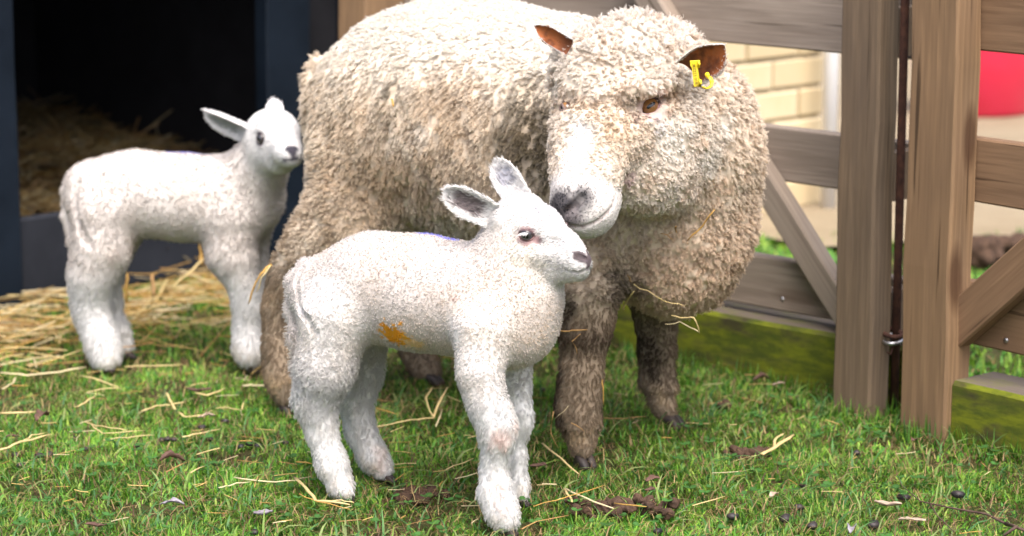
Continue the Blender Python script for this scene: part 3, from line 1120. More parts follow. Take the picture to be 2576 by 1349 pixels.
# taller tufts by posts and sleepers
def tuft_line(a, b, n, seed, L=.055, spread=.02):
    rg = np.random.default_rng(seed)
    t_ = rg.random(n)
    q = a[None, :2] * (1 - t_[:, None]) + b[None, :2] * t_[:, None] + rg.normal(size=(n, 2)) * spread
    k = ~in_timber(q[:, 0], q[:, 1])
    return q[k], rg
qs = []
for a, b, n in ((E1 - N1 * .012, E1 + A1 * .09 - N1 * .012, 160), (E2 - N2 * .012, E2 + A2 * .1 - N2 * .012, 200), (E1 - A1 * .02, E1 - A1 * .06 + N1 * .08, 180),
                (E1 + A1 * .1 + N1 * .085, E1 + A1 * .9 + N1 * .085, 900), (E2 + A2 * .11 + N2 * .01, E2 + A2 * .8 + N2 * .01, 1100)):
    q, rg = tuft_line(a, b, n, n)
    qs.append(q)
q = np.concatenate(qs); n = len(q); rg = np.random.default_rng(3)
blades(q[:, 0], q[:, 1], rg.uniform(.025, .065, n), rg.uniform(.0018, .0035, n), np.clip(rg.normal(.4, .2, n), .1, .9), rg.uniform(0, 6.28, n),
       GREENS[rg.integers(0, 4, n)] * rg.uniform(.6, 1.1, (n, 1)), 'long_grass', 5, label='longer dark green grass at the foot of the posts and sleepers')

x, y, rg = scatter(2600, -1.05, 1.05, 3.05, 4.1, 77)
k = in_front_of_fence(x, y) & ~in_timber(x, y)
x, y = x[k], y[k]; n = len(x)
cc = np.array([(.10, .24, .07), (.07, .19, .06), (.20, .32, .06), (.26, .34, .12)])[rg.integers(0, 4, n)] * rg.uniform(.7, 1.1, (n, 1))
blades(x, y, rg.uniform(.03, .075, n), rg.uniform(.0025, .0048, n), np.clip(rg.normal(.75, .15, n), .3, .96), rg.uniform(0, 6.28, n), cc, 'broad_grass', 78, nseg=4, label='longer broad grass blades bending over the lawn')

# clover: broad round leaves low in the lawn
def clover(n, seed):
    x, y, rg = scatter(n, -1.0, 1.0, 3.05, 4.1, seed)
    p = np.stack([x, y, np.zeros(n)], 1)
    k = in_front_of_fence(x, y) & (vnoise(p, 6, 91) > .15) & ~in_timber(x, y)
    x, y = x[k], y[k]; n = len(x)
    V, F, C = [], [], []
    for i in range(n):
        z = .010 + rg.random() * .012; r = rg.uniform(.0035, .0065); a0 = rg.random() * 6.28
        g = np.array((.05, .14, .03)) * rg.uniform(.8, 1.3)
        for l in range(3):
            a = a0 + l * 2.094
            cx, cy = x[i] + math.cos(a) * r * .9, y[i] + math.sin(a) * r * .9
            b = len(V)
            V.append((cx, cy, z - .001)); C.append(g * 1.2)
            for j in range(6):
                q_ = j * 1.047
                V.append((cx + math.cos(q_) * r * .9, cy + math.sin(q_) * r * .9, z + .0015 * math.cos(q_ - a))); C.append(g)
            for j in range(6):
                F.append((b, b + 1 + j, b + 1 + (j + 1) % 6))
    o = fast_mesh('clover', np.array(V), np.array(F), MT_grass, None, np.array(C))
    tag(o, 'low round clover leaves growing in the lawn', 'clover', kind='stuff')
clover(650, 8)

# ------------------------------------------------------------------ straw
STRAWC = np.array([(.52, .37, .13), (.60, .47, .22), (.47, .28, .07), (.66, .56, .34), (.38, .22, .08)])
def straw_geo(pts, w, seed, flat=.45):
    """one stalk along pts: a flattened tube, slightly twisted, torn end"""
    rg = random.Random(seed)
    P_ = []
    for a, b in zip(pts[:-1], pts[1:]):
        for k in range(3):
            t_ = k / 3
            P_.append(np.array(a) * (1 - t_) + np.array(b) * t_ + np.array([rg.gauss(0, .0007) for _ in range(3)]))
    P_.append(np.array(pts[-1]))
    R = [(w * .5 * rg.uniform(.85, 1.1), w * .5 * flat) for _ in P_]
    R[-1] = (w * .28, w * .1)
    return tube(P_, R, 6)

def straw(name, label, pix, w=.004, z=.016, colr=0, seed=1, split=False, lift=()):
    pts = []; w = w * .82
    for i, (px, py) in enumerate(pix):
        zz = z + (lift[i] if i < len(lift) else 0)
        pts.append(G(px, py, zz))
    V, F = straw_geo(pts, w, seed)
    if split:
        a, b = pts[-2], pts[-1]
        d = b - a; s = np.array((-d[1], d[0], 0)) * .25
        V2, F2 = straw_geo([a, a + d * .6 + s, b + s * .9], w * .6, seed + 5)
        F = F + [tuple(i + len(V) for i in f) for f in F2]; V = V + V2
    c0 = STRAWC[colr]
    cols = np.clip(np.array([c0 * (1 + .12 * random.uniform(-1, 1)) for _ in V]), 0, .9)
    o = mesh_obj(name, V, F, MT_straw, None, True, cols)
    tag(o, label, 'straw', 'loose straws on the grass')
    return o
T2 = lambda x, y: (629 + .7201 * x, 377 + .7201 * y)
T6 = lambda x, y: (.534 * x, 629 + .534 * y)
T5 = lambda x, y: (1761 + .5339 * x, 629 + .5339 * y)
T8 = lambda x, y: (1258 + .5339 * x, 629 + .5339 * y)
straws = [
    ('long pale straw with a bent tip lying between the front lamb\'s legs', [T2(440, 968), T2(560, 945), T2(640, 935), T2(690, 830)], .0055, 1, True, (0, .004, .006, .03)),
    ('short fork of straw below the bent straw between the front lamb\'s legs', [T2(650, 970), T2(672, 905)], .0035, 3, False, ()),
    ('golden straw behind the front lamb\'s belly, above the long pale one', [T2(425, 897), T2(515, 925)], .0035, 2, False, ()),
    ('straw lying flat in front of the lamb\'s hind foot, to its right', [T2(680, 1118), T2(780, 1078)], .004, 1, False, ()),
    ('slanting straw just left of the ewe\'s front hoof', [T8(195, 910), T8(285, 985), T8(370, 1055)], .0055, 1, False, ()),
    ('golden thin straw crossing a paler one beside the near front hoof', [T8(155, 1210), T8(330, 1160), T8(495, 1108)], .0032, 2, False, (0, .006, .006)),
    ('white straw under the golden one, running to the mud clump', [T8(310, 1128), T8(400, 1170), T8(535, 1218)], .0052, 3, False, ()),
    ('stub of straw beneath the crossing pair of straws', [T8(305, 1130), T8(340, 1190)], .005, 1, False, ()),
    ('dull straw nearest the bottom edge, by the front lamb\'s near front foot', [T8(100, 1318), T8(170, 1280), T8(325, 1250)], .0035, 4, False, ()),
    ('bright yellow straw lying on the mud clump', [T8(540, 1193), T8(690, 1210)], .0045, 2, False, (.012, .016)),
    ('loose straw between the mud clump and the gates', [T8(905, 1205), T8(1060, 1160)], .0035, 1, False, ()),
    ('thick frayed pale straw lying alone before the grey gate', [T5(290, 965), T5(350, 930), T5(440, 870)], .010, 1, True, (0, .004, .008)),
    ('bent straw like a boomerang beside the near hind foot of the front lamb', [T6(1395, 1072), T6(1440, 1120), T6(1490, 1180), T6(1649, 1200)], .0075, 1, True, ()),
    ('long straw ending at the top of the boomerang straw', [T6(1100, 1072), T6(1250, 1090), T6(1400, 1085)], .0048, 3, False, ()),
    ('thin white curl of straw left of the boomerang straw', [T6(1030, 1120), T6(1080, 1108), T6(1180, 1092)], .0042, 3, False, ()),
    ('lower strand of straw under the boomerang straw', [T6(1410, 1150), T6(1500, 1185), T6(1649, 1222)], .0035, 2, False, ()),
    ('straw lying by the scattered droppings left of the lamb', [T6(860, 880), T6(940, 862), T6(1033, 845)], .006, 1, False, ()),
    ('branched straw pointing up, middle of the lawn on the left', [T6(668, 758), T6(735, 735), T6(805, 728), T6(868, 716)], .0055, 1, False, ()),
    ('upright arm of the branched straw', [T6(825, 752), T6(800, 705), T6(785, 672)], .005, 1, False, (0, .006, .012)),
    ('topmost of the three crossed straws left of the dark leaf', [T6(395, 810), T6(480, 830), T6(600, 850)], .004, 1, False, ()),
    ('middle of the three crossed straws left of the dark leaf', [T6(430, 822), T6(480, 866), T6(680, 850)], .0035, 1, False, ()),
    ('lowest of the three crossed straws left of the dark leaf', [T6(485, 893), T6(600, 880), T6(728, 872)], .0038, 1, False, ()),
    ('thick golden straw at the left edge of the lawn', [T6(0, 940), T6(100, 905), T6(240, 868)], .0075, 1, True, ()),
    ('flat straw above the thick golden one at the left edge', [T6(0, 768), T6(80, 768), T6(168, 762)], .008, 1, False, ()),
    ('long pale straw in front of the far lamb\'s hind feet', [T6(0, 580), T6(130, 592), T6(280, 575), T6(405, 552)], .0075, 3, False, ()),
    ('straw below the long pale one, by the far lamb\'s hind feet', [T6(10, 655), T6(60, 630), T6(75, 598)], .005, 3, False, ()),
    ('straw running from the far lamb\'s hoof over the lawn', [T6(590, 548), T6(720, 545), T6(860, 540)], .006, 1, False, ()),
    ('kinked straw in the middle of the lawn behind the front lamb', [T6(840, 765), T6(880, 790), T6(960, 775)], .0055, 1, False, ()),
    ('thin wavy straw right of the kinked one', [T6(1015, 745), T6(1070, 740), T6(1140, 755), T6(1150, 712)], .0035, 1, False, ()),
    ('curved straw beside the brown leaf, left of the ewe\'s hind foot', [T6(925, 672), T6(975, 685), T6(1060, 652)], .007, 1, False, ()),
    ('flat pale straw reaching the ewe\'s hind hoof', [T6(1145, 640), T6(1200, 638), T6(1275, 640)], .009, 3, False, ()),
    ('short stub of straw standing up above the crumpled leaf', [T6(785, 958), T6(800, 905)], .005, 1, False, (0, .02)),
    ('tan straw under the crumpled dark leaf', [T6(785, 1050), T6(880, 1000)], .004, 4, False, ()),
    ('small straw right of the crumpled dark leaf', [T6(900, 1050), T6(965, 1018)], .004, 1, False, ()),
    ('slanted straw in the lawn left of the branched straw', [T6(350, 742), T6(400, 720), T6(450, 685)], .005, 1, False, ()),
    ('twin straws lying below the far lamb\'s belly, upper one', [T6(410, 668), T6(500, 655), T6(570, 650)], .0045, 1, False, ()),
    ('twin straws lying below the far lamb\'s belly, lower one', [T6(380, 590), T6(470, 615), T6(560, 645)], .0055, 1, False, ()),
    ('straw stub lying behind the near hind leg of the front lamb', [T6(1395, 1000), T6(1470, 1008)], .006, 2, False, ()),
    ('long brown straw by the ewe\'s far front foot', [T8(470, 790), T8(580, 795), T8(685, 785)], .0045, 4, False, ()),
]
for i, (lab, pix, w, c, sp, lf) in enumerate(straws):
    straw('straw', lab, pix, w, .020, c, 100 + i, sp, lf)

def straw_mass(name, label, n, sampler, w=(.002, .0045), L=(.04, .16), seed=1, tilt=.15, colmul=1.0):
    rg = np.random.default_rng(seed)
    V, F, C = [], [], []
    c = sampler(n, rg)
    m = len(c)
    az = rg.uniform(0, 2 * np.pi, m); az = np.where(rg.random(m) < .5, rg.normal(.3, .5, m), az)
    tl = rg.normal(0, tilt, m); l = rg.uniform(*L, m); ww = rg.uniform(*w, m)
    d = np.stack([np.cos(az) * np.cos(tl), np.sin(az) * np.cos(tl), np.sin(tl)], 1)
    s = np.stack([-np.sin(az), np.cos(az), np.zeros(m)], 1); u = np.cross(d, s)
    bend = rg.normal(0, .12, m)
    rows = []
    for t_ in (-.5, 0., .5):
        ctr = c + d * (l * t_)[:, None] + s * (bend * l * (t_ * t_ - .1))[:, None] + u * (.1 * bend * l * (abs(t_)))[:, None]
        for a, b in ((-.5, 0), (0, .3), (.5, 0), (0, -.3)):
            rows.append(ctr + s * (ww * a)[:, None] + u * (ww * b)[:, None])
    V = np.stack(rows, 1)
    V[:, :, 2] = np.maximum(V[:, :, 2], .002)
    V = V.reshape(-1, 3)
    q = []
    for i in range(2):
        for j in range(4):
            q.append((i * 4 + j, i * 4 + (j + 1) % 4, (i + 1) * 4 + (j + 1) % 4, (i + 1) * 4 + j))
    F = (np.arange(m)[:, None, None] * 12 + np.array(q)[None]).reshape(-1, 4)
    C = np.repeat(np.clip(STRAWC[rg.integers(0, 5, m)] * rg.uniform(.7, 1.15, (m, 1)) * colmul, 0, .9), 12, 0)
    o = fast_mesh(name, V, F, MT_straw, None, C)
    tag(o, label, 'straw', kind='stuff')
    return o

def samp_litter(n, rg):
    x, y = rg.uniform(-1.25, -.05, n), rg.uniform(4.25, 5.5, n)
    s = (x - H0[0]) * HA[0] + (y - H0[1]) * HA[1]
    nn = (x - H0[0]) * HN[0] + (y - H0[1]) * HN[1]
    pr = np.exp(-((nn + .22) / .22) ** 2) * sstep(-.9, -.3, s) * (1 - .5 * sstep(.6, .9, s)) + .03
    p = np.stack([x, y, 0 * x], 1)
    pr *= .6 + .8 * vnoise(p, 8, 5)
    k = (rg.random(n) < pr) & (nn < -.02) & in_front_of_fence(x, y)
    return np.stack([x[k], y[k], rg.uniform(.012, .035, k.sum())], 1)
straw_mass('straw_litter', 'golden straw strewn over the grass in front of the shed', 5600, samp_litter, seed=4, tilt=.12)

def samp_sparse(n, rg):
    x, y = rg.uniform(-1.1, .95, n), rg.uniform(3.1, 4.5, n)
    k = in_front_of_fence(x, y) & ~in_timber(x, y) & (rg.random(n) < np.where(x < -.05, 1, .35))
    return np.stack([x[k], y[k], rg.uniform(.012, .022, k.sum())], 1)
straw_mass('chaff', 'short broken bits of straw scattered through the lawn', 420, samp_sparse, (.0012, .003), (.01, .045), 9, .08)

def samp_bed(n, rg):
    s, nn = rg.uniform(-.75, .9, n), rg.uniform(.06, 1.2, n)
    h = .10 + .10 * sstep(.05, 1.0, nn) + .05 * vnoise(np.stack([s, nn, 0 * s], 1), 5, 8)
    q = H0[None, :] + HA[None] * s[:, None] + HN[None] * nn[:, None]
    q[:, 2] = h * rg.uniform(.75, 1.08, n) + np.where(rg.random(n) < .03, rg.uniform(0, .05, n), 0)
    return q
straw_mass('straw_bedding', 'deep straw bedding inside the dark shed, shade darkened into its colour', 9000, samp_bed, (.003, .006), (.06, .20), 14, .3, .30)  # straw colours scaled down to paint in the dimness of the shed
# body of the heap under the loose stalks
V, F = [], []
ns, nm = 24, 18
for i in range(ns):
    for j in range(nm):
        s, nn = -.80 + 1.66 * i / (ns - 1), .05 + 1.2 * j / (nm - 1)
        h = .08 + .09 * float(sstep(.05, 1.0, np.array(nn))) + .04 * float(vnoise(np.array([[s, nn, 0]]), 5, 8)[0])
        q = H(s, nn, h); V.append(q)
F = [(i * nm + j, (i + 1) * nm + j, (i + 1) * nm + j + 1, i * nm + j + 1) for i in range(ns - 1) for j in range(nm - 1)]
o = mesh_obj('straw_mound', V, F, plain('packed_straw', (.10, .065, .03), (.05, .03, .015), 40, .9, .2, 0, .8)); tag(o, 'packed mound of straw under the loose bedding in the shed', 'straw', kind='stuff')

# two straws standing by the shed sill
def straw3(label, pts, w, c, seed, group=None, cat='straw'):
    V, F = straw_geo(pts, w, seed)
    cols = np.repeat(STRAWC[c][None], len(V), 0)
    o = mesh_obj('straw', V, F, MT_straw, None, True, cols)
    tag(o, label, cat, group)
    return o
straw3('long straw leaning up beside the far lamb\'s front leg', [P(430, 725, 4.62), P(470, 690, 4.66), P(515, 650, 4.70)], .007, 1, 1)
straw3('short golden straw at the top end of the leaning straw', [P(505, 665, 4.69), P(507, 640, 4.70), P(503, 612, 4.70)], .008, 2, 2)
straw3('upright brown straw stub between the far lamb\'s legs', [P(386, 745, 4.6), P(384, 715, 4.62), P(383, 690, 4.63)], .008, 4, 3)
straw3('upright golden straw just behind the far lamb\'s hind legs', [P(318, 760, 4.55), P(318, 720, 4.56), P(319, 690, 4.57)], .006, 2, 4)

# ------------------------------------------------------------------ droppings, leaves, mud, twig
def dropping(px, py, r, label, seed):
    rg = random.Random(seed)
    c = G(px, py, .004)
    r *= .85
    V, F = [], []
    nu, nv = 12, 8
    a0 = rg.random() * 6.28
    for i in range(nv + 1):
        th = math.pi * i / nv
        for j in range(nu):
            ph = 2 * math.pi * j / nu
            k = 1 + .12 * math.sin(3 * ph + a0) * math.sin(th) + rg.gauss(0, .06)
            x, y, z = math.sin(th) * math.cos(ph) * r * 1.45 * k, math.sin(th) * math.sin(ph) * r * k, math.cos(th) * r * .8
            V.append((c[0] + x * math.cos(a0) - y * math.sin(a0), c[1] + x * math.sin(a0) + y * math.cos(a0), c[2] + z))
    for i in range(nv):
        for j in range(nu):
            F.append((i * nu + j, (i + 1) * nu + j, (i + 1) * nu + (j + 1) % nu, i * nu + (j + 1) % nu))
    o = mesh_obj('sheep_dropping', V, F, MT_drop)
    tag(o, label, 'dropping', 'sheep droppings on the lawn')
dl = [
    (T6(72, 965), .0068, 'dark dropping at the left edge by the thick golden straw, upper one'), (T6(100, 1015), .0070, 'dark dropping at the left edge, below the other one'),
    (T6(188, 968), .0065, 'dropping right of the pair at the left edge'), (T6(235, 962), .0068, 'dropping touching the end of the left row'),
    (T6(352, 888), .0055, 'lone dropping under the three crossed straws'), (T6(412, 938), .0060, 'bluish dropping lower right of the crossed straws'),
    (T6(645, 922), .0062, 'dropping standing alone between crossed straws and dark leaf'), (T6(762, 895), .0060, 'first of three droppings above the crumpled leaf'),
    (T6(790, 890), .0060, 'middle of three droppings above the crumpled leaf'), (T6(820, 893), .0056, 'last of three droppings above the crumpled leaf'),
    (T6(952, 835), .0062, 'dropping above the straw by the scattered droppings'), (T6(985, 890), .0060, 'dropping under the straw by the scattered droppings'),
    (T6(1060, 806), .0058, 'dropping farthest back in the left lawn'), (T6(1135, 925), .0060, 'dropping at the start of the group near the lamb'),
    (T6(1180, 912), .0064, 'largest dropping of the group near the lamb'), (T6(1215, 922), .0058, 'dropping nearest the hind leg of the front lamb'),
    (T6(1345, 908), .0055, 'dropping half hidden beside the lamb\'s hind leg'),
    (T5(155, 1255), .0075, 'dark dropping lower middle right, first from the mud clump'), (T5(405, 1265), .0100, 'large dark dropping in the bottom right lawn'),
    (T5(530, 1298), .0085, 'dropping right of the large one in the bottom right lawn'), (T5(465, 1212), .0070, 'dropping above the large one in the bottom right lawn'),
    (T5(820, 1295), .0100, 'round cracked dropping left of the twig'), (T5(960, 1165), .0085, 'dropping above the pale leaf near the twig'),
    (T5(1215, 1152), .0085, 'dropping by itself under the mossy sleeper'), (T5(738, 955), .0065, 'dropping in the lawn before the left post'),
    (T5(485, 1112), .0055, 'small dropping between the post and the bottom row'), (T6(1200, 1330), .0065, 'dropping at the bottom edge below the front lamb'),
    (T8(200, 660), .006, 'dropping in shade behind the front lamb\'s feet'), (T8(745, 1325), .0065, 'dropping right under the mud clump'),
]
for i, ((px, py), r, lab) in enumerate(dl):
    dropping(px, py, r, lab, i)

def leaf(px, py, L, w, az, mat, label, curl=.4, seed=1, z=.014):
    rg = random.Random(seed)
    c = G(px, py, z)
    V, F = [], []
    nu, nv = 9, 5
    for i in range(nu):
        u = i / (nu - 1)
        ww = w * math.sin(math.pi * min(1, u * .92 + .05)) ** .8 * (1 + .15 * math.sin(i * 2.3 + seed))
        for j in range(nv):
            v = -1 + 2 * j / (nv - 1)
            x = (u - .5) * L
            y = v * ww / 2 * (1 - .3 * curl * abs(v))
            zz = curl * ww * .45 * v * v + .12 * L * curl * math.sin(u * 5 + seed) + rg.gauss(0, .0006)
            V.append((c[0] + x * math.cos(az) - y * math.sin(az), c[1] + x * math.sin(az) + y * math.cos(az), c[2] + max(-.005, zz)))
    for i in range(nu - 1):
        for j in range(nv - 1):
            F.append((i * nv + j, (i + 1) * nv + j, (i + 1) * nv + j + 1, i * nv + j + 1))
    o = mesh_obj('dead_leaf', V, F, mat)
    sm = o.modifiers.new('thickness', 'SOLIDIFY'); sm.thickness = .0006
    tag(o, label, 'leaf', 'dead leaves on the lawn')
for (pt, L, w, az, m, lab, cu, z) in (
        (T6(812, 985), .040, .022, .3, MT_leaf, 'crumpled dark brown leaf in the left lawn', .9, .018), (T6(200, 785), .038, .022, 1.2, MT_leaf, 'brown leaf with a raised stem above the left droppings', .8, .018),
        (T6(935, 660), .045, .018, -.3, MT_leaf, 'brown leaf beside the curved straw', .6, .018), (T6(810, 1192), .036, .018, -.1, MT_leafg, 'grey purple leaf below the crumpled one', .5, .018),
        (T6(1240, 1240), .028, .018, .4, MT_leafg, 'pale silvery leaf left of the front lamb\'s feet', .7, .018), (T6(450, 1295), .030, .014, .1, MT_leaf, 'dark leaf at the bottom left', .5, .016),
        (T6(975, 782), .030, .014, .2, MT_leafp, 'tan leaf next to the kinked straw', .5, .016), (T5(885, 1195), .040, .016, -.4, MT_leafp, 'pale pink torn leaf near the twig', .6, .018),
        (T5(350, 1152), .022, .012, .9, MT_leafp, 'small pinkish leaf in the bottom right lawn', .5, .018), (T5(715, 1315), .030, .016, 1.3, MT_leafg, 'pale grey leaf at the bottom edge', .8, .018),
        (T8(725, 1080), .028, .018, .5, MT_leaf, 'purple brown leaf between the mud clump and the ewe', .4, .018), (T8(710, 1130), .018, .014, .1, MT_leaf, 'small leaf under the purple brown one', .4, .018),
        (T8(180, 1015), .026, .018, .2, MT_leaf, 'dull leaf just right of the front lamb\'s far foot', .3, .016), (T5(1000, 1270), .040, .016, .1, MT_leafp, 'flat buff leaf beside the twig', .3, .016),
        (T5(290, 605), .030, .018, .2, MT_leaf, 'rusty brown leaf against the mossy sleeper', .8, .02), (T5(370, 630), .022, .010, .1, MT_leafp, 'buff leaf scrap next to the rusty brown leaf', .5, .02),
        (T5(1010, 895), .020, .012, 1.1, MT_leaf, 'small dark leaf in front of the gate posts', .5, .02), (T6(60, 878), .022, .012, .6, MT_leaf, 'small red brown leaf at the left edge', .5, .018)):
    leaf(*pt, L, w, az, m, lab, cu, int(pt[0]), z)

def mud(px, py, sx, sy, n, label, seed, h=.012):
    rg = random.Random(seed)
    S_ = Shape()
    c0 = G(px, py, .0)
    for i in range(n):
        c = c0 + np.array((rg.gauss(0, sx * .8), rg.gauss(0, sy * .8), rg.uniform(.0, h)))
        S_.chain([(c, rg.uniform(.003, .0085))], .004)
    V, F, N = S_.mesh(.0022)
    V = V + N * (.005 * fbm(V, 210, seed, 4))[:, None]
    o = fast_mesh('mud_clump', V, F, MT_mud); tag(o, label, 'mud')
mud(*T8(560, 1240), .042, .020, 90, 'crumbly brown clump of mud with straw on it, bottom centre right', 3, .016)
mud(*T2(590, 1210), .024, .016, 40, 'flat dark mud patch between the front lamb\'s hind and front feet', 5, .003)
mud(*T5(235, 970), .022, .012, 30, 'dark mud lump beside the thick frayed straw', 6, .008)
mud(*T5(105, 745), .010, .006, 5, 'tiny mud lump in the lawn behind the ewe\'s front leg', 8, .012)

tw = [G(*T5(930, 1060), .016), G(*T5(950, 1110), .018), G(*T5(1040, 1185), .02), G(*T5(1180, 1215), .018), G(*T5(1350, 1245), .022), G(*T5(1440, 1290), .02), G(*T5(1540, 1325), .018)]
V, F = tube(tw, [.0005, .0007, .001, .0013, .0017, .0021, .0024], 7)
twig = empty('twig'); tag(twig, 'thin forked brown twig lying in the bottom right corner', 'twig')
mesh_obj('stem', V, F, MT_twig, twig)
V, F = tube([tw[2] + (tw[3] - tw[2]) * .3, G(*T5(1120, 1255), .016), G(*T5(1200, 1330), .016)], [.0013, .001, .0006], 6); mesh_obj('side_shoot', V, F, MT_twig, twig)
V, F = tube([tw[5], G(*T5(1490, 1305), .03), G(*T5(1430, 1345), .02)], [.003, .0026, .002], 6); mesh_obj('side_shoot', V, F, MT_twig, twig)
# ------------------------------------------------------------------ the three animals
def blob(V, c, r, soft=.5, jit=.25, seed=5, sc=90):
    """soft round patch, ragged edge, 1 inside"""
    d = np.linalg.norm(V - c, axis=1) / r
    d = d + jit * vnoise(V, sc, seed) + jit * .6 * vnoise(V, sc * 2.7, seed + 3)
    return 1 - sstep(1 - soft, 1 + soft, d)

def seg_blob(V, pts, r, soft=.5, jit=.2, seed=5, sc=300):
    d = np.full(len(V), 9.0)
    for a, b in zip(pts[:-1], pts[1:]):
        ba = b - a
        t = np.clip(((V - a) @ ba) / (ba @ ba), 0, 1)
        d = np.minimum(d, np.linalg.norm(V - a - t[:, None] * ba, axis=1))
    d = d / r + jit * vnoise(V, sc, seed)
    return 1 - sstep(1 - soft, 1 + soft, d)

def mixc(a, b, w):
    return a * (1 - w[:, None]) + np.array(b, np.float32) * w[:, None]

def softw(gd, tau):
    ks = list(gd)
    D = np.stack([gd[k] for k in ks])
    e = np.exp(-(D - D.min(0)) / tau)
    e /= e.sum(0)
    return {k: e[i] for i, k in enumerate(ks)}

def add_eye(S, px, py, D_r, a, b, up, tilt=0, sink=.72):
    p, n = S.hit(px, py)
    return dict(p=p, n=n, r=D_r, a=a, b=b, up=up, tilt=tilt, sink=sink)

def carve_eye(S, e, g='head'):
    n = nrm(e['n']); e1 = nrm(np.cross(e['up'], n)); e2 = np.cross(n, e1)
    t = e['tilt']
    e1, e2 = e1 * math.cos(t) + e2 * math.sin(t), -e1 * math.sin(t) + e2 * math.cos(t)
    S.ell(e['p'], np.array([e1, e2, n]), (e['a'], e['b'], e['r'] * .8), .0025, g, True)

def mirror_eye(e, c, lat):
    f = dict(e)
    f['p'] = e['p'] - 2 * lat * ((e['p'] - c) @ lat)
    f['n'] = e['n'] - 2 * lat * (e['n'] @ lat)
    return f

class Build:
    """collects the body surface (sdf mesh + ears + lids) with per-vertex fields"""
    def __init__(s):
        s.V, s.F, s.N, s.X = [], [], [], []
        s.n = 0
    def add(s, V, F, N, **x):
        s.V.append(V); s.F.append(F + s.n); s.N.append(N)
        n = len(V)
        full = {}
        for k in ('col', 'hcol'):
            c = np.asarray(x[k] if k in x else x['col'], np.float32)
            full[k] = np.broadcast_to(c, (n, 3)).copy()
        full['comb'] = np.broadcast_to(np.asarray(x.get('comb', (0, 0, -1)), np.float32), (n, 3)).copy()
        for k, d in (('dens', 0), ('len', .005), ('lock', .001), ('curl', 0), ('turns', 0), ('rad', .0002), ('clump', .2), ('lift', .3), ('wav', .3)):
            full[k] = np.broadcast_to(np.asarray(x.get(k, d), np.float32), (n,)).copy()
        s.X.append(full); s.n += n
    def done(s):
        V, F, N = np.concatenate(s.V), np.concatenate(s.F), np.concatenate(s.N)
        X = {k: np.concatenate([x[k] for x in s.X]) for k in s.X[0]}
        return V, F, N, X

def view_weight(V, N, low=.35):
    d = np.array((0, 0, CAM_H)) - V
    d /= np.linalg.norm(d, axis=1, keepdims=True)
    f = (d * N).sum(1)
    return np.where(f > -.25, 1.0, low).astype(np.float32)

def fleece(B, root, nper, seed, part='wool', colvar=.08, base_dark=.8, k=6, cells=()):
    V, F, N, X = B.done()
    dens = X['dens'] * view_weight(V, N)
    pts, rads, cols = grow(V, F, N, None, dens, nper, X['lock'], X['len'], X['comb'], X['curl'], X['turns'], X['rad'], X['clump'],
                           X['hcol'], colvar, k=k, seed=seed, lift=X['lift'], wav=X['wav'], base_dark=base_dark,
                           cells=[(a, np.concatenate([b, np.zeros(len(V) - len(b), np.float32)]), c_) for a, b, c_ in cells])
    # nothing grows into the ground
    pts[:, :, 2] = np.maximum(pts[:, :, 2], .004)
    o = hair_obj(part, pts, rads, cols, MT_wool, root)
    o['kind'] = 'stuff'
    return o

def body_obj(B, root):
    V, F, N, X = B.done()
    return fast_mesh('body', V, F, MT_skin, root, X['col'])

